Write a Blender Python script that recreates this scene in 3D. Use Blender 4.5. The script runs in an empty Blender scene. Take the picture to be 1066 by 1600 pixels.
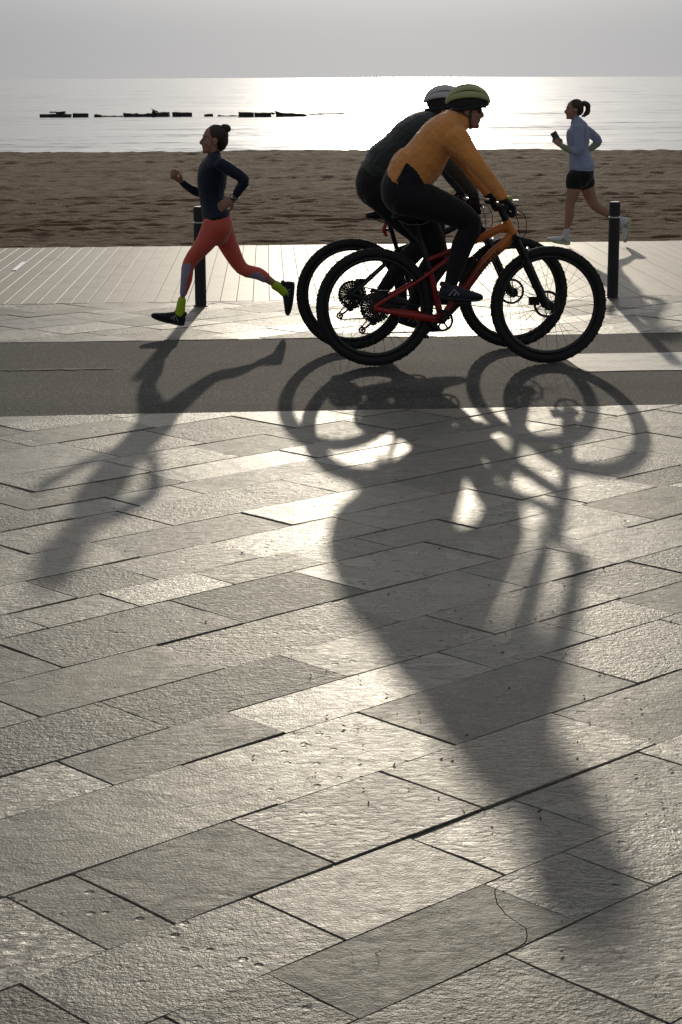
import bpy, math, random
import numpy as np
from mathutils import Vector, Matrix, noise

rnd = random.Random(7)
sc = bpy.context.scene
C = sc.collection
R = math.radians

# ------------------------------------------------------------------ camera
CAM_H, FOC = 1.78, 3050.0            # eye height (m), focal length in photo pixels (1066 x 1600)
YAW, PITCH, ROLL = R(4.8), math.atan(679 / FOC), R(0.215)
fwd = Vector((math.sin(YAW) * math.cos(PITCH), math.cos(YAW) * math.cos(PITCH), -math.sin(PITCH)))
right0 = Vector((math.cos(YAW), -math.sin(YAW), 0))
up0 = right0.cross(fwd)
cr, sr = math.cos(ROLL), math.sin(ROLL)
cam_r = right0 * cr - up0 * sr
cam_u = right0 * sr + up0 * cr
cd = bpy.data.cameras.new('camera')
cam = bpy.data.objects.new('camera', cd)
C.objects.link(cam)
M = Matrix((cam_r, cam_u, -fwd)).transposed().to_4x4()
M.translation = (0, 0, CAM_H)
cam.matrix_world = M
cd.sensor_fit = 'VERTICAL'
cd.sensor_height = 36
cd.lens = FOC / 1600 * 36
cd.clip_end = 60000
cd.clip_start = 0.05
sc.camera = cam

# ------------------------------------------------------------------ world, sun, exposure
SUN_AZ, SUN_EL = R(6.5), R(11.40)     # azimuth from +Y (the sea) towards +X
w = bpy.data.worlds.new('World')
sc.world = w
w.use_nodes = True
nt = w.node_tree
for n in list(nt.nodes):
    nt.nodes.remove(n)
sky = nt.nodes.new('ShaderNodeTexSky')
sky.sky_type = 'NISHITA'
sky.sun_disc = False
sky.sun_elevation = SUN_EL
sky.sun_rotation = SUN_AZ
sky.air_density = 1.0
sky.dust_density = 10.0         # haze: dim horizon, bright aureole round the sun
sky.ozone_density = 1.5
hs = nt.nodes.new('ShaderNodeHueSaturation')
hs.inputs['Saturation'].default_value = 0.15
bg = nt.nodes.new('ShaderNodeBackground')
bg.inputs['Strength'].default_value = 0.098
wo = nt.nodes.new('ShaderNodeOutputWorld')
sky2 = nt.nodes.new('ShaderNodeTexSky')  # thinner air below the haze: pale horizon
sky2.sky_type = 'NISHITA'
sky2.sun_disc = False
sky2.sun_elevation = SUN_EL
sky2.sun_rotation = SUN_AZ
sky2.dust_density = 0.6
sky2.ozone_density = 1.5
lay2 = nt.nodes.new('ShaderNodeMix')
lay2.data_type = 'RGBA'
lay2.inputs[0].default_value = 0.18
nt.links.new(sky.outputs[0], lay2.inputs[6])
nt.links.new(sky2.outputs[0], lay2.inputs[7])
nt.links.new(lay2.outputs[2], hs.inputs['Color'])
hz = nt.nodes.new('ShaderNodeMix')     # thin even overcast veiling the clear sky
hz.data_type = 'RGBA'
hz.inputs[0].default_value = 0.55
hz.inputs[7].default_value = (5.1, 5.4, 5.9, 1)
nt.links.new(hs.outputs[0], hz.inputs[6])
nt.links.new(hz.outputs[2], bg.inputs[0])
nt.links.new(bg.outputs[0], wo.inputs[0])

sd = bpy.data.lights.new('sun', 'SUN')
sd.energy = 2.4
sd.angle = R(0.75)
sd.color = (1.0, 0.89, 0.71)
sun = bpy.data.objects.new('sun', sd)
C.objects.link(sun)
to_sun = Vector((math.sin(SUN_AZ) * math.cos(SUN_EL), math.cos(SUN_AZ) * math.cos(SUN_EL), math.sin(SUN_EL)))
sun.rotation_euler = (-to_sun).to_track_quat('-Z', 'Y').to_euler()
sun.location = to_sun * 60

vs = sc.view_settings
vs.view_transform = 'Standard'
vs.look = 'None'
vs.exposure = -0.65
vs.gamma = 1.0
vs.use_curve_mapping = False
try:
    sc.cycles.use_denoising = True
except Exception:
    pass
sc.cycles.max_bounces = 8

# ------------------------------------------------------------------ surveying helpers
def ray(px, py):
    u, v = px - 533.0, py - 800.0
    return cam_r * (u / FOC) - cam_u * (v / FOC) + fwd

def gnd(px, py, z=0.0):
    d = ray(px, py)
    return Vector((0, 0, CAM_H)) + d * ((z - CAM_H) / d.z)

def W(px, py, Y):                    # point of the vertical plane y = Y
    d = ray(px, py)
    return Vector((0, 0, CAM_H)) + d * (Y / d.y)

def PX(p):                           # and back
    d = p - Vector((0, 0, CAM_H))
    z = d.dot(fwd)
    return (533 + FOC * d.dot(cam_r) / z, 800 - FOC * d.dot(cam_u) / z)

def in_poly(x, y, poly):
    c = False
    j = len(poly) - 1
    for i in range(len(poly)):
        xi, yi = poly[i]
        xj, yj = poly[j]
        if (yi > y) != (yj > y) and x < (xj - xi) * (y - yi) / (yj - yi) + xi:
            c = not c
        j = i
    return c

# ------------------------------------------------------------------ materials
def mat(name):
    m = bpy.data.materials.new(name)
    m.use_nodes = True
    t = m.node_tree
    b = t.nodes['Principled BSDF']
    return m, t, b

def node(t, kind, **kw):
    n = t.nodes.new(kind)
    for k, v in kw.items():
        if k in n.inputs:
            n.inputs[k].default_value = v
        else:
            setattr(n, k, v)
    return n

def ramp(t, src, stops):
    r = t.nodes.new('ShaderNodeValToRGB')
    while len(r.color_ramp.elements) < len(stops):
        r.color_ramp.elements.new(0.5)
    for e, (p, c) in zip(r.color_ramp.elements, stops):
        e.position = p
        e.color = (c, c, c, 1) if isinstance(c, (int, float)) else (*c, 1)
    t.links.new(src, r.inputs[0])
    return r.outputs[0]

def math_n(t, op, a, b=None):
    n = t.nodes.new('ShaderNodeMath')
    n.operation = op
    for i, v in enumerate((a, b)):
        if v is None:
            continue
        if isinstance(v, (int, float)):
            n.inputs[i].default_value = v
        else:
            t.links.new(v, n.inputs[i])
    return n.outputs[0]

def mixc(t, f, a, b, blend='MIX'):
    n = t.nodes.new('ShaderNodeMix')
    n.data_type = 'RGBA'
    n.blend_type = blend
    for s, v in ((0, f), (6, a), (7, b)):
        if isinstance(v, (int, float)):
            n.inputs[s].default_value = v
        elif isinstance(v, tuple):
            n.inputs[s].default_value = (*v, 1)
        else:
            t.links.new(v, n.inputs[s])
    return n.outputs[2]

def mapping(t, src, scale=(1, 1, 1), rot=(0, 0, 0), loc=None):
    n = t.nodes.new('ShaderNodeMapping')
    n.inputs['Scale'].default_value = scale
    n.inputs['Rotation'].default_value = rot
    t.links.new(src, n.inputs['Vector'])
    if loc is not None:
        t.links.new(loc, n.inputs['Location'])
    return n

def noise_n(t, vec, scale, detail=4, rough=0.6, dist=0.0):
    n = node(t, 'ShaderNodeTexNoise', Scale=scale, Detail=detail, Roughness=rough, Distortion=dist)
    t.links.new(vec, n.inputs['Vector'])
    return n.outputs['Fac']

def bump(t, h, dist, strength=1.0, nrm=None):
    n = t.nodes.new('ShaderNodeBump')
    n.inputs['Distance'].default_value = dist
    if isinstance(strength, (int, float)):
        n.inputs['Strength'].default_value = strength
    else:
        t.links.new(strength, n.inputs['Strength'])
    t.links.new(h, n.inputs['Height'])
    if nrm is not None:
        t.links.new(nrm, n.inputs['Normal'])
    return n.outputs[0]

def simple(name, col, rough=0.6, metal=0.0, bscale=None, bdist=0.001, var=0.0, spec=0.5, sheen=0.0):
    m, t, b = mat(name)
    tc = t.nodes.new('ShaderNodeTexCoord')
    b.inputs['Base Color'].default_value = (*col, 1)
    b.inputs['Roughness'].default_value = rough
    b.inputs['Metallic'].default_value = metal
    b.inputs['Specular IOR Level'].default_value = spec
    if sheen:
        b.inputs['Sheen Weight'].default_value = sheen
        b.inputs['Sheen Roughness'].default_value = 0.4
    if var:
        f = noise_n(t, tc.outputs['Object'], 9.0, 5)
        dk = tuple(c * (1 - var) for c in col)
        lt = tuple(min(1, c * (1 + var)) for c in col)
        t.links.new(ramp(t, f, [(0.3, dk), (0.7, lt)]), b.inputs['Base Color'])
    if bscale:
        f = noise_n(t, tc.outputs['Object'], bscale, 4)
        t.links.new(bump(t, f, bdist), b.inputs['Normal'])
    return m

def stone_material():
    m, t, b = mat('riven_stone')
    tc = t.nodes.new('ShaderNodeTexCoord')
    oi = t.nodes.new('ShaderNodeObjectInfo')
    osep = t.nodes.new('ShaderNodeSeparateColor')
    t.links.new(oi.outputs['Color'], osep.inputs[0])
    rv = osep.outputs[0]
    def hsh(k):
        return math_n(t, 'FRACT', math_n(t, 'MULTIPLY', rv, k))
    off = t.nodes.new('ShaderNodeCombineXYZ')
    t.links.new(math_n(t, 'MULTIPLY', rv, 91.7), off.inputs[0])
    t.links.new(math_n(t, 'MULTIPLY', hsh(17.3), 53.0), off.inputs[1])
    v = mapping(t, tc.outputs['Object'], loc=off.outputs[0]).outputs[0]
    # each slab split with its own grain direction
    rip = mapping(t, v, scale=(0.62, 1.35, 1.0))
    rz = t.nodes.new('ShaderNodeCombineXYZ')
    t.links.new(math_n(t, 'MULTIPLY', math_n(t, 'SUBTRACT', hsh(7.7), 0.5), 2.2), rz.inputs[2])
    t.links.new(rz.outputs[0], rip.inputs['Rotation'])
    vr = rip.outputs[0]
    n_big = noise_n(t, v, 4.0, 4, 0.55, 0.4)
    n_rip = noise_n(t, vr, 37.0, 5, 0.66, 0.8)
    n_mid = noise_n(t, v, 58.0, 3, 0.68)
    n_fine = noise_n(t, v, 150.0, 2, 0.6)
    n_patch = noise_n(t, v, 3.0, 4, 0.6, 0.5)
    # how strongly a slab is riven depends on the slab, and within it on the patch
    amt = ramp(t, hsh(29.3), [(0.0, 0.05), (0.45, 0.13), (0.64, 0.40), (0.84, 1.05)])
    amt = math_n(t, 'MULTIPLY', amt, ramp(t, n_patch, [(0.32, 0.45), (0.6, 1.15)]))
    lump = math_n(t, 'ADD', math_n(t, 'MULTIPLY', ramp(t, hsh(53.3), [(0.62, 0.0), (0.85, 1.0)]), 0.9), 0.16)
    h1 = bump(t, n_big, 0.014, 0.6)
    h2 = bump(t, n_rip, 0.0135, amt, h1)
    h3 = bump(t, n_mid, 0.0075, lump, h2)
    h4 = bump(t, n_fine, 0.0022, 0.7, h3)
    # layers that have flaked off some slabs
    dl = noise_n(t, vr, 4.2, 8, 0.6, 1.5)
    st = math_n(t, 'MULTIPLY', ramp(t, dl, [(0.548, 0.0), (0.556, 1.0)]), ramp(t, hsh(41.9), [(0.42, 0.0), (0.46, 1.0)]))
    h5 = bump(t, st, 0.0045, 1.0, h4)
    # pits
    vo = node(t, 'ShaderNodeTexVoronoi', Scale=17.0)
    t.links.new(v, vo.inputs['Vector'])
    pit = math_n(t, 'MULTIPLY', ramp(t, vo.outputs['Distance'], [(0.10, 1.0), (0.2, 0.0)]), ramp(t, hsh(61.7), [(0.66, 0.0), (0.7, 1.0)]))
    pit = math_n(t, 'MULTIPLY', pit, ramp(t, n_patch, [(0.50, 0.0), (0.58, 1.0)]))
    h6 = bump(t, math_n(t, 'SUBTRACT', 1.0, pit), 0.006, 1.0, h5)
    t.links.new(h6, b.inputs['Normal'])
    col = ramp(t, noise_n(t, v, 7.0, 7, 0.66), [(0.25, (0.098, 0.091, 0.071)), (0.55, (0.138, 0.129, 0.102)), (0.8, (0.182, 0.171, 0.137))])
    tint = ramp(t, hsh(13.1), [(0.0, (0.78, 0.785, 0.79)), (0.5, (1.0, 0.985, 0.95)), (1.0, (1.32, 1.28, 1.16))])
    col = mixc(t, 1.0, col, tint, 'MULTIPLY')
    col = mixc(t, 1.0, col, ramp(t, n_mid, [(0.3, 0.68), (0.7, 1.25)]), 'MULTIPLY')
    col = mixc(t, 1.0, col, ramp(t, n_fine, [(0.3, 0.75), (0.7, 1.25)]), 'MULTIPLY')
    # pale freshly flaked layer, specks and stains with their own shape
    col = mixc(t, math_n(t, 'MULTIPLY', st, 0.35), col, (0.27, 0.255, 0.215))
    sp = noise_n(t, v, 120.0, 2, 0.5)
    col = mixc(t, ramp(t, sp, [(0.66, 0.0), (0.70, 0.7)]), col, (0.035, 0.03, 0.026))
    sn = noise_n(t, v, 2.6, 7, 0.75, 0.6)
    col = mixc(t, ramp(t, sn, [(0.56, 0.0), (0.70, 0.6)]), col, (0.075, 0.066, 0.052))
    col = mixc(t, math_n(t, 'MULTIPLY', pit, 0.6), col, (0.04, 0.036, 0.03))
    t.links.new(col, b.inputs['Base Color'])
    rg = ramp(t, hsh(23.9), [(0.0, 0.49), (0.5, 0.55), (1.0, 0.63)])
    rg = math_n(t, 'SUBTRACT', rg, math_n(t, 'MULTIPLY', amt, 0.10))
    t.links.new(math_n(t, 'ADD', rg, math_n(t, 'MULTIPLY', math_n(t, 'SUBTRACT', n_rip, 0.5), 0.35)), b.inputs['Roughness'])
    b.inputs['Specular IOR Level'].default_value = 0.45
    return m

def asphalt_material():
    m, t, b = mat('asphalt')
    g = t.nodes.new('ShaderNodeNewGeometry')
    v = g.outputs['Position']
    vo = node(t, 'ShaderNodeTexVoronoi', Scale=95.0)
    t.links.new(v, vo.inputs['Vector'])
    n1 = noise_n(t, v, 1.3, 5)
    n2 = noise_n(t, v, 240.0, 3)
    col = ramp(t, n1, [(0.3, (0.052, 0.048, 0.044)), (0.7, (0.078, 0.072, 0.064))])
    agg = mixc(t, ramp(t, n2, [(0.5, 0.0), (0.72, 0.7)]), col, (0.20, 0.185, 0.16))
    cellc = t.nodes.new('ShaderNodeSeparateColor')
    t.links.new(vo.outputs['Color'], cellc.inputs[0])
    agg = mixc(t, ramp(t, cellc.outputs[0], [(0.80, 0.0), (0.9, 0.6)]), agg, (0.26, 0.24, 0.21))
    agg = mixc(t, ramp(t, cellc.outputs[1], [(0.80, 0.0), (0.9, 0.6)]), agg, (0.03, 0.027, 0.024))
    big = noise_n(t, mapping(t, v, scale=(0.25, 1.0, 1.0)).outputs[0], 1.1, 6, 0.65)
    agg = mixc(t, 1.0, agg, ramp(t, big, [(0.3, 0.58), (0.7, 1.42)]), 'MULTIPLY')
    strk = noise_n(t, mapping(t, v, scale=(0.06, 2.2, 1.0)).outputs[0], 2.2, 4, 0.6)
    agg = mixc(t, ramp(t, strk, [(0.60, 0.0), (0.70, 0.45)]), agg, (0.14, 0.128, 0.11))
    t.links.new(agg, b.inputs['Base Color'])
    b.inputs['Roughness'].default_value = 0.85
    b.inputs['Specular IOR Level'].default_value = 0.22
    h = bump(t, vo.outputs['Distance'], 0.006, 1.0)
    t.links.new(bump(t, n2, 0.0015, 0.6, h), b.inputs['Normal'])
    return m

def sand_material():
    m, t, b = mat('sand')
    g = t.nodes.new('ShaderNodeNewGeometry')
    v = g.outputs['Position']
    st = mapping(t, v, scale=(0.3, 1.0, 1.0)).outputs[0]
    n1 = noise_n(t, st, 1.6, 8, 0.7)
    n2 = noise_n(t, v, 22.0, 4)
    col = ramp(t, n1, [(0.3, (0.108, 0.058, 0.027)), (0.6, (0.178, 0.10, 0.048))])
    # paler, greyer sand towards the sea
    sx = t.nodes.new('ShaderNodeSeparateXYZ')
    t.links.new(v, sx.inputs[0])
    fy = ramp(t, math_n(t, 'MULTIPLY', math_n(t, 'SUBTRACT', sx.outputs[1], 25.0), 0.05), [(0.1, 0.0), (0.6, 1.0)])
    grey = ramp(t, n1, [(0.3, (0.125, 0.083, 0.049)), (0.65, (0.225, 0.155, 0.095))])
    col = mixc(t, fy, col, grey)
    # dried weed lying in drifts
    wd = noise_n(t, mapping(t, v, scale=(0.4, 1.0, 1.0)).outputs[0], 8.0, 8, 0.75, 0.2)
    col = mixc(t, ramp(t, wd, [(0.58, 0.0), (0.64, 0.8)]), col, (0.035, 0.028, 0.02))
    lt = noise_n(t, mapping(t, v, scale=(0.5, 1.0, 1.0)).outputs[0], 7.0, 6, 0.75)
    col = mixc(t, ramp(t, lt, [(0.58, 0.0), (0.68, 0.6)]), col, (0.30, 0.25, 0.20))
    t.links.new(col, b.inputs['Base Color'])
    b.inputs['Roughness'].default_value = 0.9
    b.inputs['Specular IOR Level'].default_value = 0.15
    t.links.new(bump(t, noise_n(t, v, 7.0, 6, 0.7), 0.10, 0.9, bump(t, n2, 0.03, 0.9)), b.inputs['Normal'])
    return m

def sea_material():
    m, t, b = mat('sea_water')
    g = t.nodes.new('ShaderNodeNewGeometry')
    v = g.outputs['Position']
    b.inputs['Base Color'].default_value = (0.035, 0.05, 0.055, 1)
    b.inputs['Roughness'].default_value = 0.26
    b.inputs['IOR'].default_value = 1.33
    def slope(scale, sc3, rot):
        n = node(t, 'ShaderNodeTexNoise', Scale=scale, Detail=5.0, Roughness=0.65)
        t.links.new(mapping(t, v, scale=sc3, rot=(0, 0, rot)).outputs[0], n.inputs['Vector'])
        q = t.nodes.new('ShaderNodeVectorMath'); q.operation = 'SUBTRACT'
        t.links.new(n.outputs['Color'], q.inputs[0]); q.inputs[1].default_value = (0.5, 0.5, 0.5)
        return q.outputs[0]
    def scaled(x, f):
        q = t.nodes.new('ShaderNodeVectorMath'); q.operation = 'MULTIPLY'
        t.links.new(x, q.inputs[0]); q.inputs[1].default_value = f
        return q.outputs[0]
    def plus(a, b2):
        q = t.nodes.new('ShaderNodeVectorMath'); q.operation = 'ADD'
        t.links.new(a, q.inputs[0])
        if isinstance(b2, tuple):
            q.inputs[1].default_value = b2
        else:
            t.links.new(b2, q.inputs[1])
        return q.outputs[0]
    w1 = scaled(slope(0.30, (0.35, 1.0, 1.0), 0.0), (0.5, 0.75, 0))
    w2 = scaled(slope(1.3, (0.6, 1.0, 1.0), 0.3), (0.5, 0.5, 0))
    w3 = scaled(slope(0.075, (0.4, 1.0, 1.0), -0.12), (0.3, 0.5, 0))
    w2 = plus(w2, w3)
    nv_ = t.nodes.new('ShaderNodeVectorMath'); nv_.operation = 'NORMALIZE'
    t.links.new(plus(plus(w1, w2), (0, 0, 1)), nv_.inputs[0])
    t.links.new(nv_.outputs[0], b.inputs['Normal'])
    return m

def plank_material():
    m, t, b = mat('bleached_timber')
    tc = t.nodes.new('ShaderNodeTexCoord')
    oi = t.nodes.new('ShaderNodeObjectInfo')
    off = t.nodes.new('ShaderNodeCombineXYZ')
    t.links.new(math_n(t, 'MULTIPLY', oi.outputs['Random'], 60.0), off.inputs[0])
    t.links.new(math_n(t, 'MULTIPLY', oi.outputs['Random'], 37.0), off.inputs[1])
    v = mapping(t, tc.outputs['Object'], loc=off.outputs[0]).outputs[0]
    gr = noise_n(t, mapping(t, v, scale=(9.0, 0.5, 1.0)).outputs[0], 14.0, 5)
    pt = noise_n(t, v, 1.6, 5, 0.65)
    col = ramp(t, gr, [(0.3, (0.215, 0.178, 0.134)), (0.7, (0.29, 0.245, 0.188))])
    col = mixc(t, ramp(t, pt, [(0.48, 0.0), (0.68, 0.75)]), col, (0.15, 0.12, 0.09))
    col = mixc(t, 1.0, col, ramp(t, oi.outputs['Random'], [(0.0, 0.86), (1.0, 1.1)]), 'MULTIPLY')
    t.links.new(col, b.inputs['Base Color'])
    b.inputs['Roughness'].default_value = 0.55
    b.inputs['Specular IOR Level'].default_value = 0.5
    t.links.new(bump(t, gr, 0.0012, 0.7), b.inputs['Normal'])
    return m

def paint_material():
    m, t, b = mat('worn_white_paint')
    g = t.nodes.new('ShaderNodeNewGeometry')
    v = g.outputs['Position']
    n1 = noise_n(t, mapping(t, v, scale=(0.6, 1.2, 1)).outputs[0], 5.0, 7, 0.72)
    n2 = noise_n(t, v, 200.0, 2)
    c = mixc(t, ramp(t, n1, [(0.47, 0.0), (0.62, 0.9)]), (0.48, 0.46, 0.42), (0.12, 0.11, 0.097))
    t.links.new(c, b.inputs['Base Color'])
    b.inputs['Roughness'].default_value = 0.6
    t.links.new(bump(t, n2, 0.002, 0.7), b.inputs['Normal'])
    return m

STONE, ASPHALT, SAND, SEA, PLANK, PAINT = stone_material(), asphalt_material(), sand_material(), sea_material(), plank_material(), paint_material()
JOINT = simple('joint_earth', (0.05, 0.043, 0.035), 0.95, bscale=60, bdist=0.004)
ROCK = simple('wet_concrete', (0.028, 0.03, 0.028), 0.75, bscale=2.0, bdist=0.15, var=0.4)
BLACKMET = simple('black_paint', (0.016, 0.016, 0.017), 0.5, bscale=120, bdist=0.0006)
STEEL = simple('brushed_steel', (0.55, 0.55, 0.54), 0.3, 1.0)
SKIN = simple('skin', (0.36, 0.19, 0.13), 0.55, bscale=160, bdist=0.0006, var=0.12)
HAIR = simple('brown_hair', (0.03, 0.017, 0.01), 0.5, bscale=140, bdist=0.004)
EYE = simple('eye', (0.25, 0.22, 0.2), 0.15)
LIP = simple('lips', (0.30, 0.10, 0.085), 0.5)

def fabric(name, col, rough=0.8, wr=0.01, sc_=14.0, sheen=0.15):
    m, t, b = mat(name)
    tc = t.nodes.new('ShaderNodeTexCoord')
    b.inputs['Roughness'].default_value = rough
    b.inputs['Specular IOR Level'].default_value = 0.25
    b.inputs['Sheen Weight'].default_value = sheen
    f = noise_n(t, mapping(t, tc.outputs['Object'], scale=(1, 1, 2.0), rot=(0.3, 0.5, 0.2)).outputs[0], sc_, 3, 0.5, 0.8)
    fine = noise_n(t, tc.outputs['Object'], 420.0, 2)
    c = ramp(t, noise_n(t, tc.outputs['Object'], 6.0, 3), [(0.3, tuple(x * 0.88 for x in col)), (0.7, tuple(min(1, x * 1.1) for x in col))])
    t.links.new(c, b.inputs['Base Color'])
    h = bump(t, f, wr, 0.6)
    t.links.new(bump(t, fine, 0.0008, 0.5, h), b.inputs['Normal'])
    return m

# ------------------------------------------------------------------ mesh helpers
class MB:
    def __init__(s):
        s.v, s.f, s.m = [], [], []
    def add(s, vs, fs, mi=0):
        o = len(s.v)
        s.v += [tuple(p) for p in vs]
        s.f += [tuple(i + o for i in f) for f in fs]
        s.m += [mi] * len(fs)
        return s
    def box(s, x0, x1, y0, y1, z0, z1, mi=0, xf=None):
        p = [Vector((x, y, z)) for z in (z0, z1) for y in (y0, y1) for x in (x0, x1)]
        if xf:
            p = [xf @ q for q in p]
        return s.add(p, [(0, 2, 3, 1), (4, 5, 7, 6), (0, 1, 5, 4), (2, 6, 7, 3), (0, 4, 6, 2), (1, 3, 7, 5)], mi)
    def tube(s, pts, rad, n=10, mi=0, cap=True):
        pts = [Vector(p) for p in pts]
        if isinstance(rad, (int, float)):
            rad = [rad] * len(pts)
        vs, fs = [], []
        prev = None
        for i, p in enumerate(pts):
            t = (pts[min(i + 1, len(pts) - 1)] - pts[max(i - 1, 0)]).normalized()
            if prev is None:
                a = t.orthogonal().normalized()
            else:
                a = (prev - t * prev.dot(t))
                a = a.normalized() if a.length > 1e-6 else t.orthogonal().normalized()
            prev = a
            b = t.cross(a)
            for k in range(n):
                q = 2 * math.pi * k / n
                vs.append(p + (a * math.cos(q) + b * math.sin(q)) * rad[i])
        for i in range(len(pts) - 1):
            for k in range(n):
                k2 = (k + 1) % n
                fs.append((i * n + k, i * n + k2, (i + 1) * n + k2, (i + 1) * n + k))
        if cap:
            fs.append(tuple(range(n - 1, -1, -1)))
            fs.append(tuple((len(pts) - 1) * n + k for k in range(n)))
        return s.add(vs, fs, mi)
    def torus(s, c, axis_y_r, minor, nu=64, nv=10, mi=0, flat=1.0):
        """ring in the local xz plane round y; minor radius along the radius, minor*flat along y"""
        c = Vector(c)
        vs, fs = [], []
        for i in range(nu):
            a = 2 * math.pi * i / nu
            er = Vector((math.cos(a), 0, math.sin(a)))
            for j in range(nv):
                q = 2 * math.pi * j / nv
                vs.append(c + er * (axis_y_r + minor * math.cos(q)) + Vector((0, minor * flat * math.sin(q), 0)))
        for i in range(nu):
            for j in range(nv):
                a, b2 = (i + 1) % nu, (j + 1) % nv
                fs.append((i * nv + j, i * nv + b2, a * nv + b2, a * nv + j))
        return s.add(vs, fs, mi)
    def disc(s, c, r, y0, y1, n=32, mi=0, inner=0.0, teeth=0, td=0.004):
        """washer round the y axis"""
        c = Vector(c)
        vs, fs = [], []
        for i in range(n):
            a = 2 * math.pi * i / n
            rr = r - (td if teeth and i % 2 else 0)
            for (rad, y) in ((rr, y0), (rr, y1), (inner, y1), (inner, y0)):
                vs.append(c + Vector((math.cos(a) * rad, y, math.sin(a) * rad)))
        for i in range(n):
            j = (i + 1) % n
            for k in range(4):
                k2 = (k + 1) % 4
                fs.append((i * 4 + k, j * 4 + k, j * 4 + k2, i * 4 + k2))
        return s.add(vs, fs, mi)
    def ell(s, c, r, rot=None, nu=20, nv=12, mi=0):
        c = Vector(c)
        vs, fs = [], []
        for j in range(1, nv):
            ph = math.pi * j / nv
            for i in range(nu):
                th = 2 * math.pi * i / nu
                p = Vector((math.sin(ph) * math.cos(th) * r[0], math.sin(ph) * math.sin(th) * r[1], math.cos(ph) * r[2]))
                vs.append(c + (rot @ p if rot else p))
        top = len(vs)
        p = Vector((0, 0, r[2])); vs.append(c + (rot @ p if rot else p))
        p = Vector((0, 0, -r[2])); vs.append(c + (rot @ p if rot else p))
        for j in range(nv - 2):
            for i in range(nu):
                i2 = (i + 1) % nu
                fs.append((j * nu + i, (j + 1) * nu + i, (j + 1) * nu + i2, j * nu + i2))
        for i in range(nu):
            i2 = (i + 1) % nu
            fs.append((top, i, i2))
            fs.append((top + 1, (nv - 2) * nu + i2, (nv - 2) * nu + i))
        return s.add(vs, fs, mi)
    def loft(s, st, lat=Vector((0, 1, 0)), n=18, sub=3, power=2.0, mi=0, cap=0.8):
        """st: (centre, radius in the plane of motion, radius sideways); rounded ends"""
        P = [(Vector(c), a, b) for c, a, b in st]
        Q = []
        for i in range(len(P) - 1):
            p0, p1, p2, p3 = P[max(i - 1, 0)], P[i], P[i + 1], P[min(i + 2, len(P) - 1)]
            for k in range(sub):
                u = k / sub
                def cm(a, b, c, d):
                    return 0.5 * ((2 * b) + (c - a) * u + (2 * a - 5 * b + 4 * c - d) * u * u + (-a + 3 * b - 3 * c + d) * u ** 3)
                Q.append((cm(p0[0], p1[0], p2[0], p3[0]), max(1e-3, cm(p0[1], p1[1], p2[1], p3[1])), max(1e-3, cm(p0[2], p1[2], p2[2], p3[2]))))
        Q.append(P[-1])
        def tan(i):
            return (Q[min(i + 1, len(Q) - 1)][0] - Q[max(i - 1, 0)][0]).normalized()
        rings = []
        if cap:
            t0 = tan(0)
            c, a, b = Q[0]
            for g in (75, 50, 25):
                rings.append((c - t0 * (min(a, b) * cap * math.sin(R(g))), a * math.cos(R(g)), b * math.cos(R(g)), t0))
        for i, (c, a, b) in enumerate(Q):
            rings.append((c, a, b, tan(i)))
        if cap:
            t1 = tan(len(Q) - 1)
            c, a, b = Q[-1]
            for g in (25, 50, 75):
                rings.append((c + t1 * (min(a, b) * cap * math.sin(R(g))), a * math.cos(R(g)), b * math.cos(R(g)), t1))
        vs, fs = [], []
        for c, a, b, t in rings:
            n1 = lat.cross(t)
            n1 = n1.normalized() if n1.length > 1e-5 else t.orthogonal().normalized()
            l1 = t.cross(n1).normalized()
            for k in range(n):
                q = 2 * math.pi * k / n
                cx, sx = math.cos(q), math.sin(q)
                e = 2.0 / power
                cx = math.copysign(abs(cx) ** e, cx)
                sx = math.copysign(abs(sx) ** e, sx)
                vs.append(c + n1 * (a * cx) + l1 * (b * sx))
        for i in range(len(rings) - 1):
            for k in range(n):
                k2 = (k + 1) % n
                fs.append((i * n + k, i * n + k2, (i + 1) * n + k2, (i + 1) * n + k))
        fs.append(tuple(range(n - 1, -1, -1)))
        fs.append(tuple((len(rings) - 1) * n + k for k in range(n)))
        return s.add(vs, fs, mi)
    def mesh(s, name, mats, off=None):
        me = bpy.data.meshes.new(name)
        o = off or Vector((0, 0, 0))
        me.from_pydata([(p[0] - o.x, p[1] - o.y, p[2] - o.z) for p in s.v], [], s.f)
        for m in (mats if isinstance(mats, (list, tuple)) else [mats]):
            me.materials.append(m)
        if any(s.m):
            me.polygons.foreach_set('material_index', s.m)
        me.update()
        return me

def smooth_by_angle(me, ang=35):
    me.polygons.foreach_set('use_smooth', [True] * len(me.polygons))
    try:
        me.set_sharp_from_angle(angle=R(ang))
    except Exception:
        pass

def obj(name, me, parent=None, loc=(0, 0, 0), smooth=None):
    o = bpy.data.objects.new(name, me)
    C.objects.link(o)
    o.location = loc
    if parent:
        o.parent = parent
    if smooth is not None and me is not None:
        smooth_by_angle(me, smooth)
    return o

def tag(o, label=None, cat=None, group=None, kind=None):
    for k, v in (('label', label), ('category', cat), ('group', group), ('kind', kind)):
        if v:
            o[k] = v
    return o

def thing(name, label, cat, loc, group=None):
    o = obj(name, None, None, loc)
    o.empty_display_size = 0.1
    return tag(o, label, cat, group)

def build(name, mb, mats, parent=None, smooth=35):
    """mesh given in world coordinates, parented to a thing (or part) standing at its location"""
    off = Vector((0, 0, 0))
    p = parent
    while p is not None:
        off += p.location
        p = p.parent
    return obj(name, mb.mesh(name, mats, off), parent, smooth=smooth)

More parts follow.
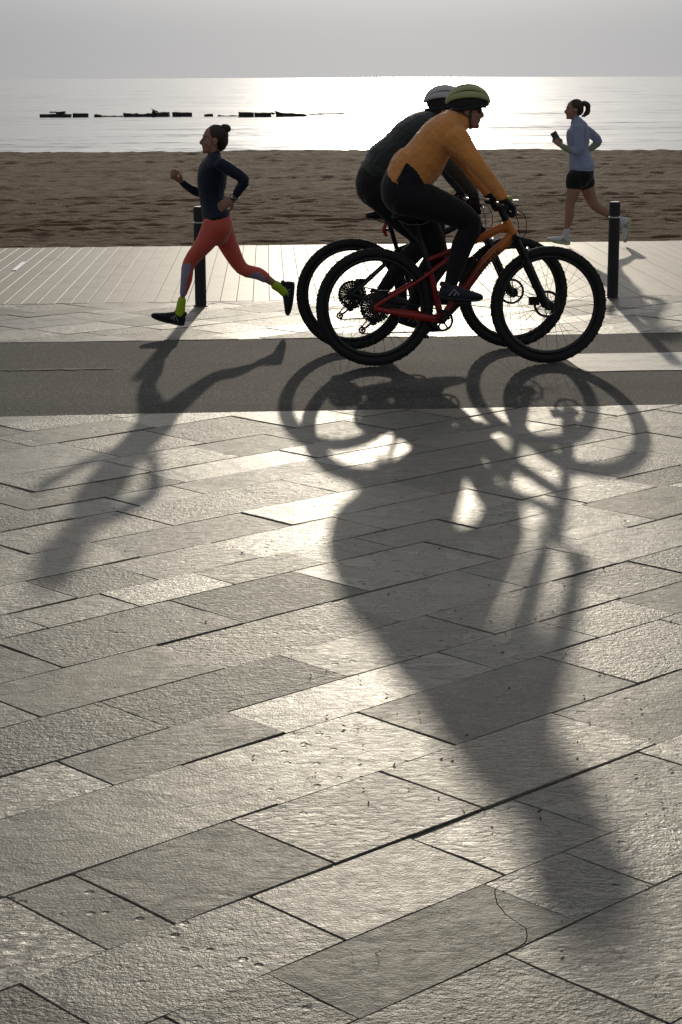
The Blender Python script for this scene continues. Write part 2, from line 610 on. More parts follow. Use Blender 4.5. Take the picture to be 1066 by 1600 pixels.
def organic(name, mb, mats, parent, voxel=0.007, smooth=5, matfn=None, wrinkle=0.0, wscale=9.0, cut=None):
    """one continuous skin grown round overlapping limbs"""
    me0 = mb.mesh(name + '_cage', [])
    t = bpy.data.objects.new(name + '_cage', me0)
    C.objects.link(t)
    md = t.modifiers.new('r', 'REMESH')
    md.mode = 'VOXEL'
    md.voxel_size = voxel
    if smooth:
        ms = t.modifiers.new('s', 'SMOOTH')
        ms.factor = 0.5
        ms.iterations = smooth
    dg = bpy.context.evaluated_depsgraph_get()
    me = bpy.data.meshes.new_from_object(t.evaluated_get(dg))
    bpy.data.objects.remove(t)
    bpy.data.meshes.remove(me0)
    me.name = name
    off = Vector((0, 0, 0))
    p = parent
    while p is not None:
        off += p.location
        p = p.parent
    n = len(me.vertices)
    co = np.empty(n * 3, 'f')
    me.vertices.foreach_get('co', co)
    co = co.reshape(-1, 3)
    if wrinkle:
        nr = np.empty(n * 3, 'f')
        me.vertices.foreach_get('normal', nr)
        nr = nr.reshape(-1, 3)
        d = np.empty(n, 'f')
        for i in range(n):
            x, y, z = co[i]
            q = Vector(((x + z * 0.6) * wscale * 1.6, y * wscale * 0.8, (z - x * 0.4) * wscale * 0.7))
            a_ = noise.noise(q)
            d[i] = 0.7 * a_ + 0.9 * (0.35 - abs(noise.noise(q * 1.7 + Vector((4, 9, 2))))) + 0.3 * noise.noise(q * 3.1)
        co = co + nr * (d * wrinkle)[:, None]
    for m in (mats if isinstance(mats, (list, tuple)) else [mats]):
        me.materials.append(m)
    if matfn:
        mi = []
        for pl_ in me.polygons:
            c = np.mean(co[list(pl_.vertices)], axis=0)
            v = Vector((float(c[0]), float(c[1]), float(c[2])))
            mi.append(matfn(v, PX(v)))
        me.polygons.foreach_set('material_index', mi)
    co = co - np.array(off[:], 'f')
    me.vertices.foreach_set('co', co.reshape(-1).astype('f'))
    me.polygons.foreach_set('use_smooth', [True] * len(me.polygons))
    me.update()
    return obj(name, me, parent)

# ================================================================== THE SETTING
Y_PAVE, Y_LANE, Y_DECK, Y_SAND = 10.525, 13.57, 15.945, 21.40   # edges of pavement, cycle lane, stone strip, boardwalk
XL, XR = -45.0, 60.0

def sheet(name, x0, x1, y0, y1, z, m, kind='structure', label=None, depth=0.3):
    mb = MB().box(x0, x1, y0, y1, z - depth, z)
    return tag(obj(name, mb.mesh(name, m)), label, None, None, kind)

# --- pavement of riven slabs, laid askew to the promenade
AA = R(38.5)
UA = Vector((math.cos(AA), math.sin(AA), 0))
UB = Vector((math.sin(AA), -math.cos(AA), 0))
pavement = sheet('pavement', XL, XR, -12.0, Y_PAVE - 0.004, -0.026, JOINT, label='grey riven stone paving in the foreground')
strip = sheet('pavement_strip', XL, XR, Y_LANE + 0.004, Y_DECK - 0.004, -0.026, JOINT, label='strip of stone paving between cycle lane and boardwalk')
lane = sheet('cycle_lane', XL, XR, Y_PAVE, Y_LANE, -0.003, ASPHALT, label='dark asphalt cycle lane')

row_px = [2155, 1844, 1691, 1545, 1402, 1280, 1212, 1137, 1067, 997, 960, 915, 874, 830, 804, 777, 744, 704]
rows_b = []
for y0 in row_px:
    y = y0 + (120 - y0) * 533 / 3840
    rows_b.append(gnd(533, y).dot(UB))
# short joints seen in the photograph, by the row they cross (row k lies between rows_b[k] and rows_b[k+1])
joints = {
    0: [(793, 1490)],
    1: [(260, 1590), (420, 1522), (758, 1382), (888, 1334)],
    2: [(30, 1536), (390, 1401), (642, 1309), (808, 1250)],
    3: [(-22, 1384), (122, 1369), (367, 1286), (607, 1210), (867, 1115)],
    4: [(284, 1196), (563, 1114), (843, 1025)],
    5: [(92, 1190), (370, 1117), (683, 1018), (839, 971), (1048, 957)],
    6: [(161, 1098), (440, 1025), (675, 964), (865, 909)],
    7: [(-15, 1090), (245, 1008), (510, 938), (718, 892), (853, 856)],
    8: [(-25, 998), (270, 939), (465, 895), (668, 847), (790, 819)],
    9: [(12, 959), (157, 928), (302, 895), (450, 865), (555, 840), (683, 811)],
    10: [(-10, 893), (165, 882), (332, 849), (533, 811), (813, 780)],
    11: [(150, 850), (372, 800), (640, 760)],
    12: [(-10, 848), (182, 798), (430, 748), (690, 705)],
    13: [(60, 795), (167, 777), (325, 772), (560, 735)],
    14: [(145, 752), (295, 754), (500, 716)],
}
while rows_b[-1] > -17.5:
    rows_b.append(rows_b[-1] - rnd.choice([0.27, 0.31, 0.36, 0.41, 0.46]))
front = []
b_ = rows_b[0]
while b_ < 3.2:
    b_ += rnd.choice([0.28, 0.33, 0.38, 0.43])
    front.append(b_)
nfront = len(front)
all_b = front[::-1] + rows_b

def clip(poly, y, keep_below):
    out = []
    for i in range(len(poly)):
        p, q = poly[i], poly[(i + 1) % len(poly)]
        ip = (p.y <= y) if keep_below else (p.y >= y)
        iq = (q.y <= y) if keep_below else (q.y >= y)
        if ip:
            out.append(p)
        if ip != iq:
            u = (y - p.y) / (q.y - p.y)
            out.append(p.lerp(q, u))
    return out

def area(poly):
    return 0.5 * abs(sum(poly[i].x * poly[(i + 1) % len(poly)].y - poly[(i + 1) % len(poly)].x * poly[i].y for i in range(len(poly))))

def inset(poly, d):
    n = len(poly)
    c = sum(poly, Vector((0, 0, 0))) / n
    s = sum((poly[(i + 1) % n] - poly[i]).cross(poly[(i + 2) % n] - poly[(i + 1) % n]).z for i in range(n))
    sg = 1 if s > 0 else -1
    out = []
    for i in range(n):
        p0, p1, p2 = poly[i - 1], poly[i], poly[(i + 1) % n]
        e1 = (p1 - p0).normalized()
        e2 = (p2 - p1).normalized()
        n1 = Vector((-e1.y, e1.x, 0)) * sg
        n2 = Vector((-e2.y, e2.x, 0)) * sg
        bis = n1 + n2
        k = bis.length_squared
        out.append(p1 + bis * (2 * d / max(k, 0.8)))
    return out

def slab_geom(mb, poly, origin, gap, rag, tilt, dz):
    cracked = len(poly) > 8
    poly = inset(poly, gap)
    ring = []
    n = len(poly)
    for i in range(n):
        p, q = poly[i], poly[(i + 1) % n]
        L = (q - p).length
        k = 1 if cracked else max(1, min(4, int(L / 0.13)))
        e = (q - p).normalized()
        nn = Vector((-e.y, e.x, 0))
        for j in range(k):
            t = (j + (rnd.uniform(-.25, .25) if j else 0)) / k
            ring.append(p.lerp(q, t) + (nn * rnd.gauss(0, rag) if j else (Vector((0, 0, 0)) if cracked else Vector((rnd.gauss(0, rag * .6), rnd.gauss(0, rag * .6), 0)))))
    m = len(ring)
    top = inset(ring, 0.0008 if cracked else 0.0022)
    vs, fs = [], []
    def zt(p):
        return dz + (p - origin).x * tilt[0] + (p - origin).y * tilt[1]
    for p in top:
        vs.append(Vector((p.x, p.y, zt(p))))
    for p in ring:
        vs.append(Vector((p.x, p.y, zt(p) - 0.0025 - rnd.random() * 0.0015)))
    for p in ring:
        vs.append(Vector((p.x, p.y, -0.0255)))
    area2 = sum(ring[i].x * ring[(i + 1) % m].y - ring[(i + 1) % m].x * ring[i].y for i in range(m))
    fs.append(tuple(range(m)) if area2 > 0 else tuple(range(m - 1, -1, -1)))
    for r_ in (0, 1):
        for i in range(m):
            j = (i + 1) % m
            f = (r_ * m + i, (r_ + 1) * m + i, (r_ + 1) * m + j, r_ * m + j)
            fs.append(f if area2 > 0 else f[::-1])
    mb.add([v - origin for v in vs], fs)

def split_poly(poly, line):
    """cut a convex slab along a polyline whose first and last points lie outside it"""
    def side(p, a, b):
        return (b.x - a.x) * (p.y - a.y) - (b.y - a.y) * (p.x - a.x)
    a, b = line[0], line[-1]
    L, Rr = [], []
    cuts = []
    n = len(poly)
    for i in range(n):
        p, q = poly[i], poly[(i + 1) % n]
        sp, sq = side(p, a, b), side(q, a, b)
        (L if sp > 0 else Rr).append(('v', p))
        if (sp > 0) != (sq > 0):
            u = sp / (sp - sq)
            c = p.lerp(q, u)
            L.append(('c', c)); Rr.append(('c', c)); cuts.append(c)
    if len(cuts) != 2:
        return [poly]
    mids = line[1:-1]
    out = []
    for S in (L, Rr):
        k = [i for i, e in enumerate(S) if e[0] == 'c']
        res = []
        for i, e in enumerate(S):
            res.append(e[1])
            nx = S[(i + 1) % len(S)]
            if e[0] == 'c' and nx[0] == 'c':
                d = (nx[1] - e[1])
                mm = mids if (e[1] - line[0]).length < (e[1] - line[-1]).length else mids[::-1]
                res += [m_ for m_ in mm if 0.01 < (m_ - e[1]).dot(d) / d.length_squared < 0.99]
        out.append(res)
    return out

# long cracks that the photograph shows in single slabs
cracks = {(1, 2): [(768, 1370), (777, 1412), (790, 1428), (808, 1441), (822, 1450), (824, 1462), (812, 1500)],
          (6, 1): [(185, 1122), (205, 1116), (300, 1095), (420, 1082), (470, 1070), (540, 1040)]}
cell_list = []
for k in range(len(all_b) - 1):
    b0, b1 = all_b[k], all_b[k + 1]
    r_ = k - nfront
    js = [gnd(*p).dot(UA) for p in joints.get(r_, [])]
    if not js:
        js = [rnd.uniform(1, 9)]
    js.sort()
    while js[0] > -14:
        js.insert(0, js[0] - rnd.uniform(0.45, 0.85))
    while js[-1] < 22:
        js.append(js[-1] + rnd.uniform(0.42, 0.8))
    for i in range(len(js) - 1):
        a0, a1 = js[i], js[i + 1]
        poly = [UA * a0 + UB * b0, UA * a1 + UB * b0, UA * a1 + UB * b1, UA * a0 + UB * b1]
        cx = sum(p.x for p in poly) / 4
        cy = sum(p.y for p in poly) / 4
        if cx < -9 or cx > 14 or cy < -3 or cy > Y_DECK + 0.6:
            continue
        ps = [poly]
        for key, ln in cracks.items():
            if key[0] == r_:
                l3 = []
                for q0, q1 in zip(ln[:-1], ln[1:]):
                    g0, g1 = gnd(*q0), gnd(*q1)
                    k_ = max(1, int((g1 - g0).length / 0.02))
                    for kk in range(k_):
                        l3.append(g0.lerp(g1, kk / k_) + (Vector((rnd.gauss(0, .0012), rnd.gauss(0, .0012), 0)) if kk else Vector((0, 0, 0))))
                l3.append(gnd(*ln[-1]))
                mid = l3[len(l3) // 2]
                if a0 < mid.dot(UA) < a1:
                    ps = split_poly(poly, l3)
        for p_ in ps:
            cell_list.append((p_, len(ps) > 1, sum(poly, Vector((0, 0, 0))) / 4))

def in_view(poly):
    c = sum(poly, Vector((0, 0, 0))) / len(poly)
    d = c - Vector((0, 0, CAM_H))
    z = d.dot(fwd)
    if z < 0.5:
        return False
    x, y = PX(c)
    m_ = 0.42 * FOC / z
    return -m_ < x < 1066 + m_ and y < 1600 + m_ * 0.6

def lay(cells, parent, name):
    rest = MB()
    count = 0
    for poly, cracked, c0 in cells:
        if len(poly) < 3 or area(poly) < 0.004:
            continue
        c = c0 if cracked else sum(poly, Vector((0, 0, 0))) / len(poly)
        gap = 0.0005 if cracked else rnd.choice([0.0012, 0.0016, 0.002, 0.0027])
        tilt = (rnd.gauss(0, 0.0028), rnd.gauss(0, 0.0028))
        dz = rnd.uniform(-0.0025, 0.0015)
        if cracked:
            tilt, dz = (0.0, 0.0), -0.0005
        if in_view(poly) and count < 300:
            mb = MB()
            slab_geom(mb, poly, c, gap, 0.0022, tilt, dz)
            o = obj('slab', mb.mesh('slab', STONE), parent, c)
            q_ = math.sin(c0.x * 127.1 + c0.y * 311.7) * 4375.85
            o.color = (q_ - math.floor(q_), 0.5, 0.5, 1)
            count += 1
        else:
            mb = MB()
            slab_geom(mb, poly, c, gap, 0.001, tilt, dz)
            rest.add([Vector(v) + c for v in mb.v], mb.f)
    if rest.v:
        o = tag(obj('slab_field', rest.mesh('slab_field', STONE), parent), kind='stuff')
        o.color = (0.37, 0.5, 0.5, 1)
    print('slabs', name, count)

near_cells = [(clip(p, Y_PAVE - 0.002, True), c, o_) for p, c, o_ in cell_list]
far_cells = [(clip(clip(p, Y_LANE + 0.002, False), Y_DECK - 0.002, True), c, o_) for p, c, o_ in cell_list]
near_cells.sort(key=lambda t: sum(v.y for v in t[0]) / max(1, len(t[0])))
lay(near_cells, pavement, 'pavement')
lay(far_cells, strip, 'strip')

# --- lane markings
def ragged_sheet(x0, x1, y0, y1, z, jit, n=14):
    vs = []
    for i in range(n + 1):
        x = x0 + (x1 - x0) * i / n
        vs.append(Vector((x, y0 + rnd.gauss(0, jit), z)))
        vs.append(Vector((x, y1 + rnd.gauss(0, jit), z)))
    fs = [(2 * i, 2 * i + 2, 2 * i + 3, 2 * i + 1) for i in range(n)]
    return MB().add(vs, fs)
build('crossing_stripe', ragged_sheet(2.50, 7.5, 11.80, 12.575, 0.001, 0.006, 40), PAINT, lane, None)['label'] = 'worn broad white stripe painted on the asphalt'
FADED = simple('faded_paint', (0.115, 0.107, 0.094), 0.85, bscale=90, bdist=0.003, var=0.5)
yy = gnd(100, 577).y
build('worn_line', ragged_sheet(gnd(-160, 577).x, gnd(178, 573).x, yy - 0.02, yy + 0.03, 0.001, 0.012, 50), FADED, lane, None)['label'] = 'faint worn line on the asphalt'

# --- boardwalk of timber planks
deck = sheet('boardwalk', XL, XR, Y_DECK, Y_SAND - 0.01, -0.045, simple('sandy_bed', (0.14, 0.115, 0.085), 0.95), label='pale timber boardwalk along the beach')
SK = math.tan(R(-2.7))               # the planks run slightly askew
PWID, PGAP = 0.134, 0.0018
PLEN = Y_SAND - Y_DECK - 0.03
def plank_mesh():
    w2 = (PWID - PGAP) / 2
    prof = [(-w2, -0.034), (-w2, -0.003), (-w2 + 0.001, -0.001), (-w2 + 0.0025, 0.0), (0, 0.0), (w2 - 0.0025, 0.0), (w2 - 0.001, -0.001), (w2, -0.003), (w2, -0.034)]
    vs, fs = [], []
    for y in (0, PLEN * 0.5, PLEN):
        for x, z in prof:
            vs.append(Vector((x - SK * -1 * 0 + y * math.tan(R(2.7)), y, z)))
    n = len(prof)
    for s in range(2):
        for k in range(n - 1):
            fs.append((s * n + k, s * n + k + 1, (s + 1) * n + k + 1, (s + 1) * n + k))
    fs.append(tuple(range(n)))
    fs.append(tuple(range(3 * n - 1, 2 * n - 1, -1)))
    mb = MB().add(vs, fs)
    me = mb.mesh('plank', PLANK)
    smooth_by_angle(me, 20)
    return me
PM = plank_mesh()
x = -4.0
while x < 9.5:
    o = obj('plank', PM, deck, (x, Y_DECK + 0.012, rnd.uniform(-0.0035, 0.001)))
    o.rotation_euler = (0, rnd.gauss(0, 0.004), 0)
    x += PWID
rest = MB()
for s0, s1 in ((-30.0, -4.0 - PWID / 2), (x - PWID / 2, 45.0)):
    q = s0
    while q < s1:
        v = [Vector(p.co) + Vector((q, Y_DECK + 0.012, 0)) for p in PM.vertices]
        rest.add(v, [tuple(f.vertices) for f in PM.polygons])
        q += PWID
tag(build('plank_field', rest, PLANK, deck), kind='stuff')
mk = MB()
pa, pb = gnd(22, 423), gnd(38, 410)
dv = (pb - pa).normalized()
sd_ = Vector((-dv.y, dv.x, 0)) * 0.02
mk.add([p + Vector((0, 0, zz)) for zz in (0.001, 0.006) for p in (pa - sd_, pb - sd_, pb + sd_, pa + sd_)], [(0, 1, 2, 3), (4, 5, 6, 7), (0, 1, 5, 4), (1, 2, 6, 5), (2, 3, 7, 6), (3, 0, 4, 7)])
build('metal_strip', mk, STEEL, deck, None)['label'] = 'short bright strip set in the boardwalk'

# --- beach
xs = np.concatenate([np.linspace(-70, -14, 24), np.linspace(-13.5, 26, 330), np.linspace(28, 100, 24)])
ys = np.concatenate([21.39 + np.cumsum(np.full(250, 0.045)), 32.7 + np.arange(150) * 0.12, np.linspace(50.8, 66, 18)])
bm_v, bm_f = [], []
nx, ny = len(xs), len(ys)
for yv in ys:
    for xv in xs:
        crest = 49.0 + 1.2 * noise.noise(Vector((xv * 0.11, 3.3, 0))) - 0.06 * (xv - 5)
        z = -0.06 - 0.05 * min(1, (yv - 21.39) / 1.5)
        amp = min(1.0, (yv - 21.39) / 0.6)
        z += amp * (0.03 * noise.noise(Vector((xv * 0.12, yv * 0.55, 1.0)))
                    + 0.022 * noise.noise(Vector((xv * 0.3, yv * 2.2, 5.0)))
                    + 0.020 * noise.noise(Vector((xv * 1.2, yv * 4.2, 9.0)))
                    + 0.024 * noise.noise(Vector((xv * 3.4, yv * 7.0, 2.0))))
        ax = max(0.0, noise.noise(Vector((xv * 0.25, yv * 0.9, 30.0))))
        z += amp * (0.010 + 0.045 * ax) * noise.noise(Vector((xv * 5.0, yv * 7.5, 2.0)))
        tr = (yv - 25.2 - 0.06 * xv) % 6.3
        if tr < 0.5:
            z += amp * 0.03 * math.sin(tr / 0.5 * math.pi) * math.sin(xv * 9.0)
        z += 0.12 * min(1, max(0, (yv - 40) / 9.0))
        if yv > crest:
            z -= (yv - crest) ** 1.1 * 0.19
        bm_v.append((xv, yv, z))
for j in range(ny - 1):
    for i in range(nx - 1):
        a = j * nx + i
        bm_f.append((a, a + 1, a + nx + 1, a + nx))
mb = MB(); mb.v = bm_v; mb.f = bm_f; mb.m = [0] * len(bm_f)
tag(obj('beach', mb.mesh('beach', SAND), smooth=60), 'trampled brown sand beach', kind='structure')

# --- sea
SEA_Z = -2.2
mb = MB()
sx_ = [-30000, -4000, -600, -120, 120, 600, 4000, 30000]
sy_ = [54, 90, 150, 260, 500, 1200, 4000, 12000, 45000]
for yv in sy_:
    for xv in sx_:
        mb.v.append((xv, yv, SEA_Z))
for j in range(len(sy_) - 1):
    for i in range(len(sx_) - 1):
        a = j * len(sx_) + i
        mb.f.append((a, a + 1, a + len(sx_) + 1, a + len(sx_)))
mb.m = [0] * len(mb.f)
tag(obj('sea', mb.mesh('sea', SEA)), 'calm sea glittering in the low sun', kind='structure')

# ================================================================== BREAKWATER
def block(x0, x1, yb, yt, label, name='breakwater_block', rough_=0.12, tilt=0.0, depth=2.6, yoff=0.0, low=-0.5, cat='block'):
    Y = 212.0 + yoff
    p0, p1 = W(x0, yb, Y), W(x1, yb, Y)
    top = W((x0 + x1) / 2, yt, Y).z
    bot = min(p0.z, SEA_Z + low) if low < 0 else p0.z
    c = Vector(((p0.x + p1.x) / 2, Y, bot))
    Lx = p1.x - p0.x
    nxs = max(4, int(Lx / 0.45))
    vs, fs = [], []
    prof = [(-depth / 2, 0), (-depth / 2 * 0.94, 1), (0, 1.03), (depth / 2 * 0.94, 1), (depth / 2, 0)]
    for i in range(nxs + 1):
        u = i / nxs
        hx = (top - bot) - (top - SEA_Z) * abs(tilt) * (u if tilt < 0 else 1 - u) * 0.7 + rnd.gauss(0, rough_ * 0.22)
        for (py_, pz) in prof:
            vs.append(Vector(((u - 0.5) * Lx + rnd.gauss(0, rough_ * .4), py_ + rnd.gauss(0, rough_ * .5), pz * max(0.12, hx))))
    n = len(prof)
    for i in range(nxs):
        for k in range(n - 1):
            fs.append((i * n + k, i * n + k + 1, (i + 1) * n + k + 1, (i + 1) * n + k))
        fs.append((i * n, (i + 1) * n, (i + 1) * n + n - 1, i * n + n - 1))
    fs.append(tuple(range(n - 1, -1, -1)))
    fs.append(tuple(nxs * n + k for k in range(n)))
    o = obj(name, MB().add(vs, fs).mesh(name, ROCK), None, c)
    return tag(o, label, cat, 'breakwater offshore')
block(62, 111, 183, 178.3, 'leftmost long low block of the offshore breakwater')
block(88.5, 101, 178.6, 174.3, 'squat block resting on the leftmost breakwater block', low=0.1, depth=1.6)
block(78, 88.2, 176.2, 174.5, 'thin plate jutting from the block atop the breakwater', low=0.1, depth=1.4, rough_=0.05)
block(115, 138, 182.3, 177.0, 'second breakwater block from the left, flat topped')
block(147, 163, 182.0, 178.0, 'small tapering rock of the breakwater, third from left', tilt=-0.9, cat='rock', name='breakwater_rock')
block(194, 214, 182.0, 176.6, 'low humped rock left of the tallest breakwater rock', rough_=0.25, cat='rock', name='breakwater_rock')
block(214, 238, 181.8, 177.3, 'long low rock beside the tallest breakwater rock', rough_=0.2, cat='rock', name='breakwater_rock')
block(236, 263, 181.5, 173.8, 'tallest humped rock of the breakwater', rough_=0.4, tilt=-0.3, cat='rock', name='breakwater_rock')
block(270, 300, 181.0, 175.0, 'sloping block just left of the runner with the bun', tilt=-0.25)
block(319, 333, 181.6, 178.3, 'small rock above the hair of the runner with the bun', cat='rock', name='breakwater_rock', rough_=0.2)
block(340, 372, 182.2, 180.3, 'almost sunken long rock of the breakwater', cat='rock', name='breakwater_rock', rough_=0.2)
block(373, 396.5, 184, 174.8, 'big square edged breakwater block with tilted top', tilt=-0.2, yoff=-4, rough_=0.08)
block(399, 424, 183.5, 176.0, 'square breakwater block right of the big square one', yoff=-4, rough_=0.08)
block(424.5, 429, 179, 176.3, 'tiny rock wedged between two breakwater blocks', yoff=-3, cat='rock', name='breakwater_rock', low=0.1)
block(432, 478, 183.0, 175.0, 'long breakwater block tapering towards the right', tilt=-0.8, yoff=-3, rough_=0.2)
block(484, 506, 179.3, 177.8, 'low rock near the right end of the breakwater', cat='rock', name='breakwater_rock', yoff=6)
block(506, 541, 178.5, 176.4, 'rightmost sliver of rock of the breakwater', cat='rock', name='breakwater_rock', yoff=10, tilt=0.3)
block(163.5, 193.5, 181.8, 180.6, 'thin sliver of rock joining the two left groups of the breakwater', cat='rock', name='breakwater_rock', yoff=1)

# ================================================================== BOLLARDS
def bollard(base, h, label):
    t = thing('bollard', label, 'bollard', base, 'bollards along the boardwalk')
    r = 0.0455
    def lathe(prof, n=32):
        vs, fs = [], []
        for (rr, z) in prof:
            for k in range(n):
                a = 2 * math.pi * k / n
                vs.append(base + Vector((rr * math.cos(a), rr * math.sin(a), z)))
        for i in range(len(prof) - 1):
            for k in range(n):
                k2 = (k + 1) % n
                fs.append((i * n + k, i * n + k2, (i + 1) * n + k2, (i + 1) * n + k))
        fs.append(tuple(range(n - 1, -1, -1)))
        fs.append(tuple((len(prof) - 1) * n + k for k in range(n)))
        return MB().add(vs, fs)
    build('post', lathe([(r, -0.02), (r, h - 0.135), (r - 0.004, h - 0.131)]), BLACKMET, t)
    build('base_plate', lathe([(r + 0.012, -0.02), (r + 0.012, 0.004), (r + 0.006, 0.008)]), BLACKMET, t)
    build('collar', lathe([(r - 0.006, h - 0.14), (r - 0.006, h - 0.113)]), STEEL, t)
    build('reflector_ring', lathe([(r + 0.002, h - 0.129), (r + 0.003, h - 0.127), (r + 0.003, h - 0.121), (r + 0.002, h - 0.119)]), STEEL, t)
    build('head', lathe([(r - 0.004, h - 0.117), (r, h - 0.113), (r, h - 0.006), (r - 0.005, h)]), BLACKMET, t)
    build('cap', lathe([(r - 0.008, h - 0.002), (r - 0.009, h + 0.003)]), simple('cap_metal', (0.35, 0.35, 0.34), 0.35, 0.8), t)
bollard(gnd(314, 478), 0.785, 'black bollard behind the runner in orange leggings')
bollard(gnd(957, 465), 0.78, 'black bollard right of the bicycles, before the white-shoed runner')

# ================================================================== BICYCLES
TYRE = simple('tyre_rubber', (0.012, 0.012, 0.012), 0.75, bscale=300, bdist=0.001)
RIM = simple('rim_black', (0.014, 0.014, 0.015), 0.4)
SPOKE = simple('spoke_steel', (0.05, 0.05, 0.05), 0.4, 0.8)
DARKALU = simple('dark_alloy', (0.02, 0.02, 0.022), 0.4, 0.5)
CHAINM = simple('chain_steel', (0.035, 0.033, 0.03), 0.55, 0.4)
REDPAINT = simple('red_frame_paint', (0.36, 0.018, 0.018), 0.32, bscale=300, bdist=0.0001)
ORANGEPAINT = simple('orange_frame_paint', (0.72, 0.23, 0.03), 0.32, bscale=300, bdist=0.0001)
BLACKPAINT = simple('black_frame_paint', (0.015, 0.015, 0.016), 0.35)
REDLENS = simple('red_lens', (0.6, 0.02, 0.02), 0.25)
GRIPM = simple('grip_rubber', (0.014, 0.014, 0.014), 0.8)
LIME = simple('lime_plastic', (0.35, 0.5, 0.06), 0.4)
def fade_paint():
    m, t, b = mat('fading_frame_paint')
    g = t.nodes.new('ShaderNodeTexCoord')
    s = t.nodes.new('ShaderNodeSeparateXYZ')
    t.links.new(g.outputs['Object'], s.inputs[0])
    t.links.new(ramp(t, s.outputs[2], [(0.40, (0.30, 0.014, 0.016)), (0.56, (0.22, 0.03, 0.015)), (0.80, (0.70, 0.22, 0.03))]), b.inputs['Base Color'])
    b.inputs['Roughness'].default_value = 0.32
    return m
def fade_paint_x():
    m, t, b = mat('fading_top_tube_paint')
    g = t.nodes.new('ShaderNodeTexCoord')
    s = t.nodes.new('ShaderNodeSeparateXYZ')
    t.links.new(g.outputs['Object'], s.inputs[0])
    t.links.new(ramp(t, s.outputs[0], [(0.44, (0.26, 0.014, 0.016)), (0.60, (0.62, 0.17, 0.03))]), b.inputs['Base Color'])
    b.inputs['Roughness'].default_value = 0.32
    return m
FADE = fade_paint()
FADEX = fade_paint_x()

SPOKE_ME = {}
def wheel(t, O, hub, front, crank_side=-1):
    """wheel part with its tyre, rim, hub, spokes and disc as sub-parts; hub in bike coordinates"""
    RO = 0.371
    c = O + Vector(hub)
    wp = obj('front_wheel' if front else 'rear_wheel', None, t, Vector(hub))
    mb = MB().torus(c, RO - 0.0305, 0.0295, 96, 14, flat=1.0)
    for i in range(84):                       # tread blocks
        a = 2 * math.pi * i / 84
        er = Vector((math.cos(a), 0, math.sin(a)))
        et = Vector((-math.sin(a), 0, math.cos(a)))
        for (ly, rr, w_) in ((-0.008 if i % 2 else 0.008, RO - 0.0015, 0.006), (0.021, RO - 0.010, 0.005), (-0.021, RO - 0.010, 0.005)):
            xf = Matrix((et, Vector((0, 1, 0)), er)).transposed().to_4x4()
            xf.translation = c + er * rr + Vector((0, ly, 0))
            mb.box(-0.0075, 0.0075, -w_, w_, -0.005, 0.0012, xf=xf)
    build('tyre', mb, TYRE, wp, 40)
    mb = MB().torus(c, 0.3035, 0.0145, 72, 8, flat=1.0)
    build('rim', mb, RIM, wp)
    mb = MB().tube([c + Vector((0, y, 0)) for y in (-0.07, -0.035, -0.034, -0.028, -0.027, 0.027, 0.028, 0.034, 0.035, 0.07)], [0.011, 0.011, 0.031, 0.031, 0.016, 0.016, 0.031, 0.031, 0.011, 0.011], 18)
    build('hub', mb, DARKALU, wp)
    key = 'front' if front else 'rear'
    ns = 28
    for i in range(ns):
        sgn = 1 if i % 2 else -1
        a_r = 2 * math.pi * i / ns
        lead = R(62) * (1 if (i // 2) % 2 else -1)
        a_h = a_r + lead
        ph = Vector((0.028 * math.cos(a_h), sgn * 0.031, 0.028 * math.sin(a_h)))
        pr = Vector((0.299 * math.cos(a_r), 0, 0.299 * math.sin(a_r)))
        me = SPOKE_ME.get((key, i))
        if me is None:
            me = MB().tube([ph, pr], 0.00125, 5).mesh('spoke', SPOKE)
            SPOKE_ME[(key, i)] = me
        obj('spoke', me, wp)
    # disc on the left (far) side
    yd = 0.052
    mb = MB().disc(c, 0.086, yd - 0.001, yd + 0.001, 60, inner=0.070)
    for k in range(6):
        a = 2 * math.pi * k / 6
        p0 = c + Vector((0.02 * math.cos(a), yd, 0.02 * math.sin(a)))
        p1 = c + Vector((0.074 * math.cos(a + 0.5), yd, 0.074 * math.sin(a + 0.5)))
        mb.tube([p0, p1], 0.0035, 6)
    mb.disc(c, 0.026, yd - 0.0015, yd + 0.0015, 24, inner=0.012)
    build('brake_disc', mb, SPOKE, wp)
    if not front:
        mb = MB()
        for k in range(10):
            rr = 0.098 - k * 0.0085
            y = -0.030 - k * 0.0035
            mb.disc(c, rr, y - 0.0009, y + 0.0009, 56, inner=rr - 0.011, teeth=1, td=0.005)
            for q in range(6):
                a = 2 * math.pi * q / 6 + k * 0.12
                mb.tube([c + Vector((0.017 * math.cos(a), y, 0.017 * math.sin(a))), c + Vector(((rr - 0.008) * math.cos(a + .25), y, (rr - 0.008) * math.sin(a + .25)))], 0.0028, 5)
        mb.tube([c + Vector((0, -0.028, 0)), c + Vector((0, -0.066, 0))], 0.019, 16)
        build('cassette', mb, CHAINM, wp)
    return wp

